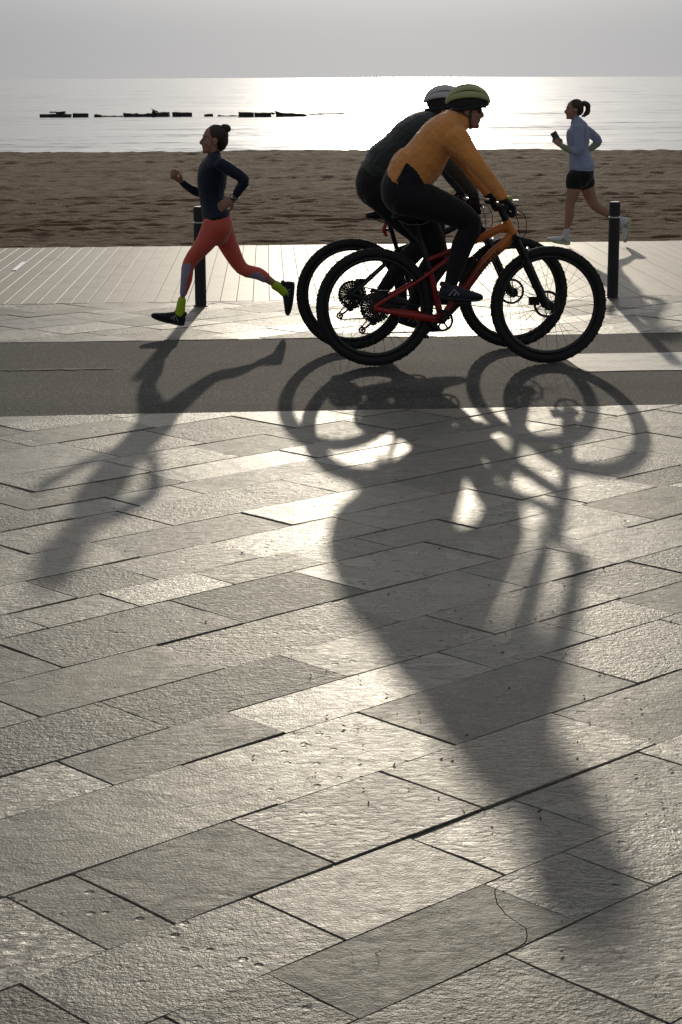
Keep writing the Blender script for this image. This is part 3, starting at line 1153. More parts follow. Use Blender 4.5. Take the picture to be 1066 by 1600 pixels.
def bicycle(O, label, near):
    t = thing('bicycle', label, 'bicycle', O, 'bicycles ridden side by side')
    V = lambda x, z, y=0.0: O + Vector((x, y, z))
    wb = 1.104 if near else 1.083
    hz = 0.371
    wheel(t, O, (0, 0, hz), False)
    wheel(t, O, (wb, 0, hz), True)
    bb = (0.423, 0.287)
    ht, hb = (0.826 + wb - 1.104, 0.905), (0.872 + wb - 1.104, 0.817)
    P_top = ORANGEPAINT if near else BLACKPAINT
    P_down = FADE if near else BLACKPAINT
    P_rear = REDPAINT if near else BLACKPAINT
    if near:
        st_top = (0.285, 0.80)
    else:
        st_top = (0.305, 0.655)
    mb = MB().tube([V(*bb), V(0.352, 0.575)] if near else [V(*bb), V(0.355, 0.56), V(*st_top)], [0.022, 0.019] if near else [0.022, 0.019, 0.0175], 14)
    build('seat_tube', mb, P_rear, t)
    if near:
        build('seat_tube_upper', MB().tube([V(0.3525, 0.574), V(*st_top)], [0.0185, 0.0175], 14), BLACKPAINT, t)
    mb = MB()
    tt_end = (0.325, 0.66) if near else (0.30, 0.66)
    mb.loft([(V(tt_end[0], tt_end[1]), 0.017, 0.017), (V(0.60, 0.765), 0.02, 0.019), (V(ht[0] - 0.05, ht[1] - 0.055), 0.027, 0.022), (V(ht[0] + 0.005, ht[1] - 0.045), 0.034, 0.025)], n=14)
    build('top_tube', mb, FADEX if near else P_top, t)
    mb = MB()
    mb.loft([(V(bb[0] + 0.01, bb[1] + 0.01), 0.03, 0.03), (V(0.56, 0.47), 0.031, 0.026), (V(0.70, 0.655), 0.031, 0.025), (V(hb[0] - 0.04, hb[1] - 0.045), 0.033, 0.026), (V(hb[0] - 0.005, hb[1] + 0.01), 0.03, 0.024)], n=14)
    dn = build('down_tube', mb, P_down, t)
    if near:                                  # dark blocks of lettering on the down tube
        d = (V(hb[0] - 0.04, hb[1] - 0.045) - V(0.56, 0.47)).normalized()
        nrm = Vector((0, -1, 0))
        upv = nrm.cross(d)
        xf0 = Matrix((d, upv, nrm)).transposed().to_4x4()
        for i, u in enumerate((0.165, 0.205, 0.245, 0.285, 0.325)):
            xf = xf0.copy()
            xf.translation = V(0.56, 0.47) + d * u + Vector((0, -0.0245, 0))
            m2 = MB()
            m2.box(-0.014, 0.014, 0.014, 0.019, 0.0, 0.0025, xf=xf)
            m2.box(-0.014, -0.007, -0.017, 0.0145, 0.0, 0.0026, xf=xf)
            if i % 2 == 0:
                m2.box(-0.007, 0.012, -0.003, 0.003, 0.0, 0.0025, xf=xf)
            else:
                m2.box(0.007, 0.014, -0.017, 0.0145, 0.0, 0.0026, xf=xf)
            build('letter', m2, BLACKPAINT, dn)
    mb = MB().tube([V(*ht), V(*hb)], [0.027, 0.029], 18)
    build('head_tube', mb, P_top, t)
    # rear triangle
    for s in (-1, 1):
        mb = MB()
        y = 0.066 * s
        mb.loft([(V(-0.005, hz, y), 0.015, 0.008), (V(0.10, hz - 0.025, y), 0.015, 0.009), (V(0.27, 0.315, y * 0.9), 0.023, 0.010), (V(0.36, 0.30, 0.045 * s), 0.021, 0.012), (V(bb[0] - 0.01, bb[1], 0.03 * s), 0.024, 0.013)], n=12)
        build('chainstay', mb, P_rear, t)
        mb = MB()
        if near:
            mb.loft([(V(-0.005, hz + 0.005, y), 0.015, 0.008), (V(0.05, hz + 0.045, y), 0.011, 0.008), (V(0.25, 0.525, y * 0.75), 0.0095, 0.008), (V(0.43, 0.645, 0.03 * s), 0.0095, 0.008), (V(0.478, 0.69, 0.02 * s), 0.012, 0.009)], n=10)
        else:
            mb.loft([(V(-0.005, hz + 0.005, y), 0.015, 0.008), (V(0.10, 0.46, y * 0.8), 0.0095, 0.008), (V(0.29, 0.63, 0.02 * s), 0.011, 0.008)], n=10)
        build('seatstay', mb, P_rear, t)
    # fork
    ax = (Vector((hb[0] - ht[0], 0, hb[1] - ht[1]))).normalized()
    cr_ = Vector((hb[0], 0, hb[1])) + ax * 0.03
    mb = MB().tube([V(cr_.x, cr_.z, -0.068), V(cr_.x, cr_.z + 0.008, -0.03), V(cr_.x, cr_.z + 0.012, 0), V(cr_.x, cr_.z + 0.008, 0.03), V(cr_.x, cr_.z, 0.068)], [0.022, 0.025, 0.028, 0.025, 0.022], 14)
    build('fork_crown', mb, DARKALU, t)
    hubp = Vector((wb, 0, hz))
    for s in (-1, 1):
        p0 = Vector((cr_.x, s * 0.066, cr_.z))
        p1 = p0 + (hubp - cr_) * 0.42 + Vector((-0.004, 0, 0))
        p2 = Vector((wb - 0.018, s * 0.066, hz + 0.0))
        build('fork_stanchion', MB().tube([O + p0, O + p1], 0.0165, 14), DARKALU, t)
        build('fork_leg', MB().tube([O + p0.lerp(p2, 0.30), O + p0.lerp(p2, 0.31), O + p0.lerp(p2, .6), O + p0.lerp(p2, 0.93), O + p2 + Vector((0.004, 0, -0.022))], [0.017, 0.024, 0.0215, 0.020, 0.014], 14), BLACKPAINT, t)
    pa_ = Vector((cr_.x + 0.04, 0, cr_.z - 0.15))
    build('fork_arch', MB().tube([O + Vector((pa_.x, -0.066, pa_.z)), O + Vector((pa_.x + .035, -0.05, pa_.z + .07)), O + Vector((pa_.x + .04, 0, pa_.z + .085)), O + Vector((pa_.x + .035, 0.05, pa_.z + .07)), O + Vector((pa_.x, 0.066, pa_.z))], 0.012, 10), BLACKPAINT, t)
    m2 = MB(); m2.box(wb - 0.115, wb - 0.05, 0.036, 0.075, hz - 0.005, hz + 0.05)
    m2.v = [tuple(Vector(v) + O) for v in m2.v]
    build('brake_caliper', m2, DARKALU, t)
    m2 = MB(); m2.box(0.03, 0.09, 0.040, 0.07, hz + 0.05, hz + 0.10)
    m2.v = [tuple(Vector(v) + O) for v in m2.v]
    build('rear_brake_caliper', m2, DARKALU, t)
    # cockpit
    stm = Vector((ht[0], 0, ht[1])) - ax * 0.06
    bar = Vector((0.79 + (wb - 1.104), 0, 1.0)) if near else Vector((0.775, 0, 0.985))
    build('steerer', MB().tube([V(*ht), O + stm - ax * 0.02], [0.024, 0.02], 14), DARKALU, t)
    build('stem', MB().tube([O + stm, O + bar], [0.021, 0.019], 12), DARKALU, t)
    HB = 0.36
    bl = [Vector((bar.x - 0.03, s * HB, bar.z + 0.004)) if abs(s) == 1 else Vector((bar.x, s * HB, bar.z)) for s in (-1, -0.55, -0.15, 0, 0.15, 0.55, 1)]
    build('handlebar', MB().tube([O + p for p in bl], [0.011, 0.011, 0.0155, 0.016, 0.0155, 0.011, 0.011], 12), DARKALU, t)
    for s in (-1, 1):
        e, i_ = Vector((bar.x - 0.031, s * (HB + 0.004), bar.z + 0.004)), Vector((bar.x - 0.018, s * (HB - 0.125), bar.z + 0.002))
        build('grip', MB().tube([O + e, O + e.lerp(i_, 0.04), O + e.lerp(i_, .96), O + i_], [0.016, 0.0185, 0.0165, 0.0185], 14), GRIPM, t)
        lv = Vector((bar.x + 0.005, s * (HB - 0.15), bar.z))
        build('brake_lever', MB().tube([O + lv, O + lv + Vector((0.04, 0, -0.018)), O + lv + Vector((0.055, s * 0.03, -0.026)), O + lv + Vector((0.05, s * 0.11, -0.034))], [0.012, 0.011, 0.006, 0.005], 10), DARKALU, t)
    for s, sg in ((-1, 1.0), (1, 0.8)):
        lv = Vector((bar.x + 0.04, s * (HB - 0.16), bar.z - 0.015))
        pts = [lv, lv + Vector((0.065 * sg, -s * 0.03, -0.02)), lv + Vector((0.105 * sg, -s * 0.10, -0.08)), lv + Vector((0.11 * sg, -s * 0.15, -0.16)), Vector((hb[0] + 0.05, s * 0.03, hb[1] - 0.02))]
        q = []
        for i in range(len(pts) - 1):
            a0, a1, a2, a3 = pts[max(i - 1, 0)], pts[i], pts[i + 1], pts[min(i + 2, len(pts) - 1)]
            for k in range(5):
                u = k / 5
                q.append(0.5 * ((2 * a1) + (a2 - a0) * u + (2 * a0 - 5 * a1 + 4 * a2 - a3) * u * u + (-a0 + 3 * a1 - 3 * a2 + a3) * u ** 3))
        q.append(pts[-1])
        build('cable', MB().tube([O + p for p in q], 0.0026, 6), GRIPM, t)
    if near:
        mb = MB().ell(O + Vector((bar.x + 0.02, -0.19, bar.z + 0.05)), (0.028, 0.02, 0.016))
        build('handlebar_light', mb, LIME, t)
        xf = Matrix.Translation(O + Vector((bar.x + 0.045, -0.17, bar.z + 0.035)))
        build('bike_computer', MB().box(-0.035, 0.035, -0.025, 0.025, -0.004, 0.006, xf=xf), STEEL, t)
    # saddle and post
    if near:
        s_top, s_z, s_x = Vector((0.262, 0, 0.90)), 0.925, 0.25
    else:
        s_top, s_z, s_x = Vector((0.243, 0, 0.86)), 0.885, 0.235
    build('seat_post', MB().tube([V(*st_top), O + s_top], 0.0152, 14), DARKALU, t)
    build('seat_clamp', MB().tube([V(*st_top) - Vector((0, 0, 0.012)), V(*st_top) + Vector((-0.003, 0, 0.012))], 0.0215, 14), DARKALU, t)
    mb = MB().loft([(O + Vector((s_x - 0.13, 0, s_z + 0.005)), 0.018, 0.055), (O + Vector((s_x - 0.09, 0, s_z + 0.006)), 0.024, 0.07), (O + Vector((s_x - 0.02, 0, s_z)), 0.022, 0.055), (O + Vector((s_x + 0.06, 0, s_z - 0.004)), 0.018, 0.026), (O + Vector((s_x + 0.14, 0, s_z - 0.008)), 0.015, 0.018)], n=16)
    build('saddle', mb, GRIPM, t)
    for s in (-1, 1):
        build('saddle_rail', MB().tube([O + Vector((s_x - 0.1, s * 0.022, s_z - 0.015)), O + Vector((s_x - 0.04, s * 0.022, s_z - 0.04)), O + Vector((s_x + 0.04, s * 0.022, s_z - 0.04)), O + Vector((s_x + 0.11, s * 0.012, s_z - 0.015))], 0.004, 6), STEEL, t)
    if not near:
        lt = Vector((0.214, 0, 0.795))
        mb = MB().loft([(O + lt + Vector((0.012, 0, 0.04)), 0.010, 0.016), (O + lt, 0.014, 0.018), (O + lt + Vector((0.016, 0, -0.04)), 0.009, 0.015)], n=12)
        build('rear_light', mb, REDLENS, t)
        build('light_bracket', MB().tube([O + lt, O + lt + Vector((0.05, 0, 0.002))], 0.009, 10), DARKALU, t)
    # drive train on the right (near) side
    yc = -0.048
    mb = MB().disc(V(*bb), 0.066, yc - 0.0015, yc + 0.0015, 64, inner=0.054, teeth=1, td=0.004)
    for k in range(5):
        a = 2 * math.pi * k / 5 + 0.3
        mb.tube([V(bb[0] + 0.012 * math.cos(a), bb[1] + 0.012 * math.sin(a), yc), V(bb[0] + 0.057 * math.cos(a), bb[1] + 0.057 * math.sin(a), yc)], 0.006, 6)
    mb.tube([V(bb[0], bb[1], -0.062), V(bb[0], bb[1], 0.062)], 0.022, 16)
    build('chainring', mb, DARKALU, t)
    ca = math.atan2(0.118, 0.112) if near else math.atan2(-0.005, -0.165)
    for s in (-1, 1):
        a = ca if s == -1 else ca + math.pi
        e = (bb[0] + 0.168 * math.cos(a), bb[1] + 0.168 * math.sin(a))
        build('crank', MB().tube([V(bb[0], bb[1], s * 0.066), V(bb[0] + 0.05 * math.cos(a), bb[1] + 0.05 * math.sin(a), s * 0.072), V(e[0], e[1], s * 0.08)], [0.019, 0.014, 0.013], 10), DARKALU, t)
        xf = Matrix.Translation(V(e[0], e[1], s * 0.13))
        m2 = MB().box(-0.048, 0.048, -0.045, 0.045, -0.007, 0.007, xf=xf)
        for qx in (-0.044, 0.044):
            for qy in (-0.03, 0.0, 0.03):
                m2.tube([xf @ Vector((qx, qy, -0.011)), xf @ Vector((qx, qy, 0.011))], 0.003, 6)
        m2.tube([V(e[0], e[1], s * 0.078), V(e[0], e[1], s * 0.17)], 0.009, 8)
        build('pedal', m2, DARKALU, t)
    # derailleur and chain
    j1 = (-0.015, hz - 0.085)
    j2 = (-0.085, hz - 0.135)
    yd = -0.058
    m2 = MB().tube([V(0.0, hz - 0.03, yd), V(0.02, hz - 0.07, yd - 0.01), V(j1[0], j1[1], yd)], [0.013, 0.018, 0.012], 10)
    m2.tube([V(j1[0], j1[1], yd - 0.006), V(j2[0], j2[1], yd - 0.006)], 0.006, 8)
    m2.tube([V(j1[0], j1[1], yd + 0.008), V(j2[0], j2[1], yd + 0.008)], 0.005, 8)
    for j in (j1, j2):
        m2.disc(V(*j), 0.026, yd - 0.002, yd + 0.002, 26, inner=0.012, teeth=1, td=0.004)
        m2.disc(V(*j), 0.009, yd - 0.006, yd + 0.006, 12, inner=0.003)
        m2.tube([V(j[0], j[1] + 0.02, yd), V(j[0], j[1] - 0.02, yd)], 0.003, 5)
    build('derailleur', m2, DARKALU, t)
    m2 = MB()
    loops = [[V(0.0, hz + 0.065, -0.05), V(bb[0], bb[1] + 0.066, yc)], [V(bb[0], bb[1] - 0.066, yc), V(j2[0], j2[1] - 0.024, yd)], [V(j2[0] - 0.024, j2[1], yd), V(j1[0] - 0.03, j1[1] + 0.02, yd)], [V(j1[0] + 0.026, j1[1], yd), V(0.06, hz - 0.02, -0.05)]]
    for l in loops:
        m2.tube(l, 0.0042, 6)
    arc = [V(bb[0] + 0.066 * math.cos(a), bb[1] + 0.066 * math.sin(a), yc) for a in np.linspace(math.pi / 2, -math.pi / 2, 10)]
    m2.tube(arc, 0.0042, 6)
    build('chain', m2, CHAINM, t)
    if near:                                  # bottle cage on the down tube
        d = (V(0.70, 0.655) - V(0.56, 0.47)).normalized()
        nn = Vector((-d.z, 0, d.x))
        c0 = V(0.585, 0.50) + nn * 0.066
        m2 = MB()
        for s in (-1, 1):
            m2.tube([c0 - d * 0.01 - nn * 0.035, c0 - d * 0.01 + Vector((0, s * 0.036, 0)), c0 + d * 0.06 + Vector((0, s * 0.04, 0)) + nn * 0.012, c0 + d * 0.10 + Vector((0, s * 0.03, 0)) + nn * 0.03, c0 + d * 0.11 - nn * 0.035], 0.004, 6)
        build('bottle_cage', m2, DARKALU, t)
    return t

O1 = Vector((1.24, 12.18, 0.0))
O2 = Vector((1.165, 12.945, 0.0))
bicycle(O1, 'orange and red mountain bike nearest the camera', True)
bicycle(O2, 'black mountain bike with red rear light, behind the orange one', False)

# drinking bottle standing in the cage of the near bicycle
d = (Vector((0.70, 0, 0.655)) - Vector((0.56, 0, 0.47))).normalized()
nn = Vector((-d.z, 0, d.x))
b0 = O1 + Vector((0.585, 0, 0.50)) + nn * 0.066
bt = thing('water_bottle', 'black drinking bottle in the cage of the orange bicycle', 'bottle', b0)
build('bottle_body', MB().tube([b0, b0 + d * .004, b0 + d * 0.09, b0 + d * 0.10, b0 + d * 0.115, b0 + d * 0.15], [0.03, 0.034, 0.034, 0.030, 0.034, 0.033], 20), GRIPM, bt)
build('bottle_cap', MB().tube([b0 + d * 0.15, b0 + d * 0.163, b0 + d * 0.166, b0 + d * 0.185], [0.030, 0.028, 0.012, 0.011], 18), DARKALU, bt)

# ================================================================== PEOPLE
def head_tubes(mb, c, sc_, face, pitch=0.0, female=False):
    """head facing +x (face=1) or -x (face=-1), tilted by pitch (nose down positive)"""
    rot = Matrix.Rotation(pitch, 3, 'Y')
    def P(x, y, z):
        v = rot @ Vector((x, y, z))
        return c + Vector((v.x * face, v.y, v.z)) * sc_
    def E(x, y, z, rx, ry, rz):
        r_ = Matrix.Rotation(pitch * face, 3, 'Y')
        mb.ell(P(x, y, z), (rx * sc_, ry * sc_, rz * sc_), r_, 18, 12)
    E(-0.012, 0, 0.030, 0.097, 0.075, 0.084)
    E(0.035, 0, -0.028, 0.052, 0.060, 0.085)
    E(0.040, 0, -0.078, 0.044, 0.047, 0.034)
    E(0.074, 0, -0.094, 0.017, 0.02, 0.017)
    E(0.074, 0, 0.028, 0.014, 0.046, 0.013)
    for s in (-1, 1):
        E(0.060, s * 0.038, -0.028, 0.020, 0.02, 0.022)
        E(-0.008, s * 0.076, -0.012, 0.019, 0.008, 0.031)
    mb.loft([(P(0.080, 0, 0.022), 0.007 * sc_, 0.008 * sc_), (P(0.095, 0, -0.006), 0.009 * sc_, 0.009 * sc_), (P(0.106, 0, -0.027), 0.0125 * sc_, 0.014 * sc_), (P(0.088, 0, -0.037), 0.010 * sc_, 0.013 * sc_)], n=10)
    E(0.084, 0, -0.056, 0.011, 0.021, 0.0065)
    E(0.082, 0, -0.068, 0.011, 0.019, 0.0065)
    return P

def face_parts(t, P, sc_):
    for s in (-1, 1):
        build('eye', MB().ell(P(0.0745, s * 0.031, 0.004), (0.013 * sc_, 0.013 * sc_, 0.011 * sc_)), EYE, t)
        m2 = MB().tube([P(0.089, s * 0.015, 0.026), P(0.087, s * 0.033, 0.031), P(0.074, s * 0.048, 0.026)], [0.003 * sc_, 0.004 * sc_, 0.002 * sc_], 6)
        build('eyebrow', m2, HAIR, t)

def hand_tubes(mb, wrist, d, pn, side, sc_=1.0, curl=0.9, infl=0.0, thumb=0.5, fist=False):
    """palm and five fingers; d along the hand, pn palm normal (fingers curl towards it), side towards the thumb"""
    d = d.normalized()
    pn = (pn - d * pn.dot(d)).normalized()
    sd = (side - d * side.dot(d) - pn * side.dot(pn)).normalized()
    L = 0.095 * sc_
    mb.loft([(wrist, 0.020 * sc_ + infl, 0.026 * sc_ + infl), (wrist + d * L * 0.4, 0.016 * sc_ + infl, 0.035 * sc_ + infl), (wrist + d * L, 0.013 * sc_ + infl, 0.039 * sc_ + infl)], lat=sd, n=12)
    for k, (o, ln) in enumerate(((0.031, 0.92), (0.0105, 1.0), (-0.0105, 0.94), (-0.031, 0.76))):
        p = wrist + d * (L * (0.98 if k in (1, 2) else 0.92)) + sd * (o * sc_)
        pts = [(p - d * 0.015, 0.0095 * sc_ + infl, 0.0095 * sc_ + infl)]
        a = curl * 0.55
        for sl in (0.042, 0.027, 0.021):
            dd = d * math.cos(a) + pn * math.sin(a)
            q = p + dd * (sl * ln * sc_)
            pts.append((p + dd * 0.002, (0.0095 - 0.0006 * len(pts)) * sc_ + infl, (0.0095 - 0.0006 * len(pts)) * sc_ + infl))
            p = q
            a += curl
        pts.append((p, 0.0072 * sc_ + infl, 0.0072 * sc_ + infl))
        mb.loft(pts, lat=sd, n=9, sub=2)
    if fist:
        mb.ell(wrist + d * (L * 0.85) + pn * 0.022 * sc_, (0.026 * sc_, 0.03 * sc_, 0.026 * sc_))
    p = wrist + d * 0.022 * sc_ + sd * 0.022 * sc_
    e1 = p + (d * 0.6 + sd * 0.75 + pn * 0.3).normalized() * 0.042 * sc_
    e2 = e1 + (d * 0.8 + sd * (0.55 - thumb) + pn * (0.3 + thumb * 0.5)).normalized() * 0.032 * sc_
    e3 = e2 + (d * 0.7 + sd * (0.2 - thumb) + pn * (0.5 + thumb * 0.5)).normalized() * 0.026 * sc_
    mb.loft([(p, 0.014 * sc_ + infl, 0.014 * sc_ + infl), (e1, 0.0115 * sc_ + infl, 0.0115 * sc_ + infl), (e2, 0.010 * sc_ + infl, 0.010 * sc_ + infl), (e3, 0.008 * sc_ + infl, 0.008 * sc_ + infl)], lat=pn, n=9, sub=2)

def shoe(t, heel, dirx, upz, L, m_upper, m_sole, m_accent=None, laces=True, lace_m=None):
    """running shoe: heel = back end of the sole on its under side, dirx towards the toe, upz out of the sole"""
    dx = dirx.normalized()
    uz = (upz - dx * upz.dot(dx)).normalized()
    ly = uz.cross(dx)
    k = L / 0.27
    def P(x, y, z):
        return heel + dx * (x * k) + ly * (y * k) + uz * (z * k)
    # outline half widths and upper heights along the foot
    st = [(0.0, 0.022, 0.066, 0.010), (0.010, 0.032, 0.094, 0.005), (0.04, 0.036, 0.106, 0.002), (0.085, 0.036, 0.104, 0.0), (0.12, 0.038, 0.092, 0.0), (0.16, 0.043, 0.078, 0.001), (0.20, 0.047, 0.068, 0.004), (0.235, 0.045, 0.060, 0.010), (0.256, 0.035, 0.053, 0.016), (0.268, 0.020, 0.044, 0.022)]
    n = 14
    def shell(zlo, zhi, grow):
        vs, fs = [], []
        for (x, w_, h, spring) in st:
            z0, z1 = zlo(x, h, spring), zhi(x, h, spring)
            for q in range(n):
                a = 2 * math.pi * q / n
                cy, cz = math.cos(a), math.sin(a)
                yy = (w_ + grow) * math.copysign(abs(cy) ** 0.75, cy)
                zz = (z0 + z1) / 2 + (z1 - z0) / 2 * math.copysign(abs(cz) ** 0.8, cz)
                if h - spring > 0.07 and cz > 0 and grow < 0.002:
                    yy *= 1 - 0.25 * cz
                vs.append(P(x, yy, zz))
        for i in range(len(st) - 1):
            for q in range(n):
                q2 = (q + 1) % n
                fs.append((i * n + q, i * n + q2, (i + 1) * n + q2, (i + 1) * n + q))
        fs.append(tuple(range(n - 1, -1, -1)))
        fs.append(tuple((len(st) - 1) * n + q for q in range(n)))
        return MB().add(vs, fs)
    up = build('shoe', shell(lambda x, h, s: s + 0.015, lambda x, h, s: h, 0.0), m_upper, t, 50)
    build('sole', shell(lambda x, h, s: s, lambda x, h, s: s + 0.030 - 0.035 * max(0, x - 0.05) / 0.5, 0.004), m_sole, up, 40)
    m2 = MB().loft([(P(0.03, 0, 0.085), 0.038 * k, 0.034 * k), (P(0.035, 0, 0.103), 0.037 * k, 0.032 * k)], lat=ly, n=14, cap=0.3)
    build('collar', m2, m_upper, up)
    if laces:
        m2 = MB()
        for i in range(4):
            x = 0.095 + i * 0.022
            z = 0.099 - i * 0.010
            m2.tube([P(x, -0.02, z - 0.014), P(x + 0.004, 0, z + 0.002), P(x, 0.02, z - 0.014)], 0.003 * k, 6)
        for s in (-1, 1):
            m2.tube([P(0.092, 0, 0.101), P(0.075, s * 0.02, 0.118), P(0.088, s * 0.034, 0.112), P(0.094, 0.003 * s, 0.102)], 0.0024 * k, 6)
            m2.tube([P(0.092, 0, 0.101), P(0.08, s * 0.01, 0.125)], 0.002 * k, 6)
        build('lace', m2, lace_m or m_upper, up)
    if m_accent:
        for s in (-1, 1):
            m2 = MB()
            m2.tube([P(0.055, s * 0.0345, 0.035), P(0.085, s * 0.0335, 0.075), P(0.115, s * 0.037, 0.042)], 0.0045 * k, 6)
            m2.tube([P(0.085, s * 0.036, 0.035), P(0.10, s * 0.0345, 0.062)], 0.004 * k, 6)
            build('stripe', m2, m_accent, up)
    return up

def S(stations, Y, s, grow=0.0, dy=0.0):
    """(px, py, in-plane radius px, sideways radius m or None, sideways shift m)"""
    out = []
    for e in stations:
        px, py, r_ = e[0], e[1], e[2]
        rl = e[3] if len(e) > 3 and e[3] is not None else r_ / s
        oy = e[4] if len(e) > 4 else 0.0
        out.append((W(px, py, Y + dy + oy), max(0.004, r_ / s + grow), max(0.004, rl + grow)))
    return out

def mirror(stn, Y0):
    return [(Vector((c.x, 2 * Y0 - c.y, c.z)), a, b) for c, a, b in stn]

def add_lofts(mb, lists, grow=0.0, power=2.0):
    for l in lists:
        mb.loft([(c, max(0.004, a + grow), max(0.004, b + grow)) for c, a, b in l], power=power)
    return mb

# ---------------------------------------------------------------- runner in orange leggings
NAVY = fabric('navy_running_top', (0.010, 0.015, 0.034), 0.65, 0.014, 16)
CORAL = fabric('coral_leggings', (0.68, 0.11, 0.075), 0.6, 0.005, 14, 0.25)
LILAC = fabric('lilac_panel', (0.33, 0.29, 0.42), 0.6, 0.003)
NEON = fabric('neon_sock', (0.42, 0.62, 0.03), 0.8, 0.003, 40)
SHOEDARK = fabric('dark_mesh_shoe', (0.018, 0.020, 0.028), 0.8, 0.003, 60)
SOLEDARK = simple('dark_sole', (0.02, 0.02, 0.024), 0.8)
GREYMARK = simple('pale_reflective_mark', (0.35, 0.35, 0.37), 0.4)
BLACKLACE = simple('black_lace', (0.012, 0.012, 0.012), 0.9)

def runner_bun():
    Y0, s = 13.98, 217.0
    base = gnd(335, 522)
    base = Vector((W(335, 500, Y0).x, Y0, 0))
    t = thing('person', 'runner with hair bun, navy top and orange leggings, striding left', 'person', base, 'runners')
    torso = S([(338.5, 337, 22.3, .168), (334.5, 324, 19.8, .14), (331, 306, 19, .122), (331, 288, 22, .132), (332, 271, 22.5, .15), (333, 258, 19, .162), (335, 248, 12.5, .115), (336, 241, 8, .055)], Y0, s)
    n_arm = S([(345, 257, 10, None, -.155), (363, 267, 9.3, None, -.185), (382, 281, 8, None, -.205), (374, 296, 7.2, None, -.19), (365, 310, 5.2, None, -.165)], Y0, s)
    f_arm = S([(334, 258, 10, None, .155), (327, 280, 8.8, None, .175), (322, 300, 7.8, None, .18), (304, 298, 7, None, .165), (285, 285, 4.8, None, .14)], Y0, s)
    pelvis = S([(338, 328, 19, .138), (340, 343, 22.5, .162), (341, 358, 22, .168), (341, 371, 16, .14)], Y0, s)
    f_leg = S([(336, 354, 20, .088, -.082), (319, 382, 14.6, .078, -.085), (296, 411, 10.3, .055, -.07), (291.5, 437, 9.0, .052, -.06), (286.5, 459, 5.6, .034, -.055), (283, 476, 5.4, .032, -.05)], Y0, s)
    r_leg = S([(345, 354, 19, .088, .082), (358.5, 386, 14.8, .078, .08), (378, 419, 10.6, .055, .07), (403, 427, 10.0, .052, .065), (424, 440, 7.4, .04, .06), (438, 450, 6.2, .034, .06)], Y0, s)
    neck = S([(336, 250, 7.5, .048), (334, 240, 7, .045), (333, 228, 8, .048)], Y0, s)
    # body
    mb = MB()
    add_lofts(mb, [torso, n_arm, f_arm, pelvis, f_leg, r_leg], -0.007)
    add_lofts(mb, [neck])
    hc = W(334.5, 218.5, Y0)
    P = head_tubes(mb, hc, 0.88, -1, R(-3))
    hand_tubes(mb, W(364.5, 311, Y0 - .165), W(345, 323, Y0 - .15) - W(364.5, 311, Y0 - .165), Vector((-0.2, 0.8, -0.3)), Vector((-0.3, -0.4, -0.8)), 0.9, 0.55)
    hand_tubes(mb, W(285, 285, Y0 + .14), W(272, 276, Y0 + .13) - W(285, 285, Y0 + .14), Vector((0.25, -0.3, 1.0)) * -1 + Vector((0, 0, 2.0)), Vector((-.3, -1, 0.3)), 0.9, 1.5, 0, 0.9, True)
    organic('body', mb, SKIN, t, 0.0055, 3)
    face_parts(t, P, 0.88)
    # clothes
    top = MB()
    add_lofts(top, [torso[:-1], n_arm, f_arm], 0.001)
    add_lofts(top, [S([(335, 249, 12, .09), (336.5, 240.5, 8.8, .062)], Y0, s)])
    organic('jacket', top, [NAVY], t, 0.007, 5, None, 0.0035, 11)
    lg = MB()
    add_lofts(lg, [pelvis, f_leg[:-1], S([(345, 354, 19, .088, .082), (358.5, 386, 14.8, .078, .08), (378, 419, 10.6, .055, .07), (403, 427, 10.0, .052, .065), (415, 434, 8.4, .046, .06)], Y0, s)], 0.0)
    fpoly = [(280, 414), (297, 411), (300, 418), (293, 436), (289, 465), (276, 465)]
    rpoly = [(386, 431), (404, 424), (418, 437), (412, 452)]
    organic('leggings', lg, [CORAL, LILAC], t, 0.006, 4, lambda v, p: 1 if (in_poly(p[0], p[1], fpoly) or in_poly(p[0], p[1], rpoly)) else 0, 0.0012, 8)
    for st_ in (S([(284.6, 468, 5.9, .034, -.052), (282.5, 480, 6.8, .037, -.05), (281, 490, 8, .036, -.05)], Y0, s), S([(430, 445.5, 7.2, .038, .06), (438, 450, 7.4, .038, .06), (446, 456, 8.5, .037, .06)], Y0, s)):
        organic('sock', add_lofts(MB(), [st_], 0.002), NEON, t, 0.006, 3)
    shoe(t, W(287.5, 510.5, Y0 - .05), W(240, 500, Y0 - .05) - W(287.5, 510.5, Y0 - .05), Vector((0, 0, 1)), 0.245, SHOEDARK, SOLEDARK, GREYMARK, True, BLACKLACE)
    shoe(t, W(462, 441, Y0 + .06), W(456, 492, Y0 + .06) - W(462, 441, Y0 + .06), Vector((-1, 0, 0)), 0.245, SHOEDARK, SOLEDARK, GREYMARK, True, BLACKLACE)
    # hair
    hm = MB()
    k = 0.88
    hm.ell(P(-0.022, 0, 0.036), (0.094 * k, 0.080 * k, 0.088 * k))
    hm.ell(P(-0.06, 0, 0.0), (0.056 * k, 0.064 * k, 0.07 * k))
    hm.loft([(P(-0.07, 0, -0.05), .03 * k, .045 * k), (P(-0.05, 0, -0.075), .018 * k, .03 * k)])
    hr = organic('hair', hm, HAIR, t, 0.006, 3, None, 0.003, 40)
    bm_ = MB()
    bc = W(352, 201, Y0)
    bm_.ell(bc, (0.037, 0.036, 0.033))
    for i in range(9):
        a = i * 2.4
        bm_.ell(bc + Vector((math.cos(a) * .022, math.sin(a * 1.7) * .022, math.sin(a) * .018)), (.02, .018, .017))
    organic('bun', bm_, HAIR, hr, 0.005, 2, None, 0.003, 50)
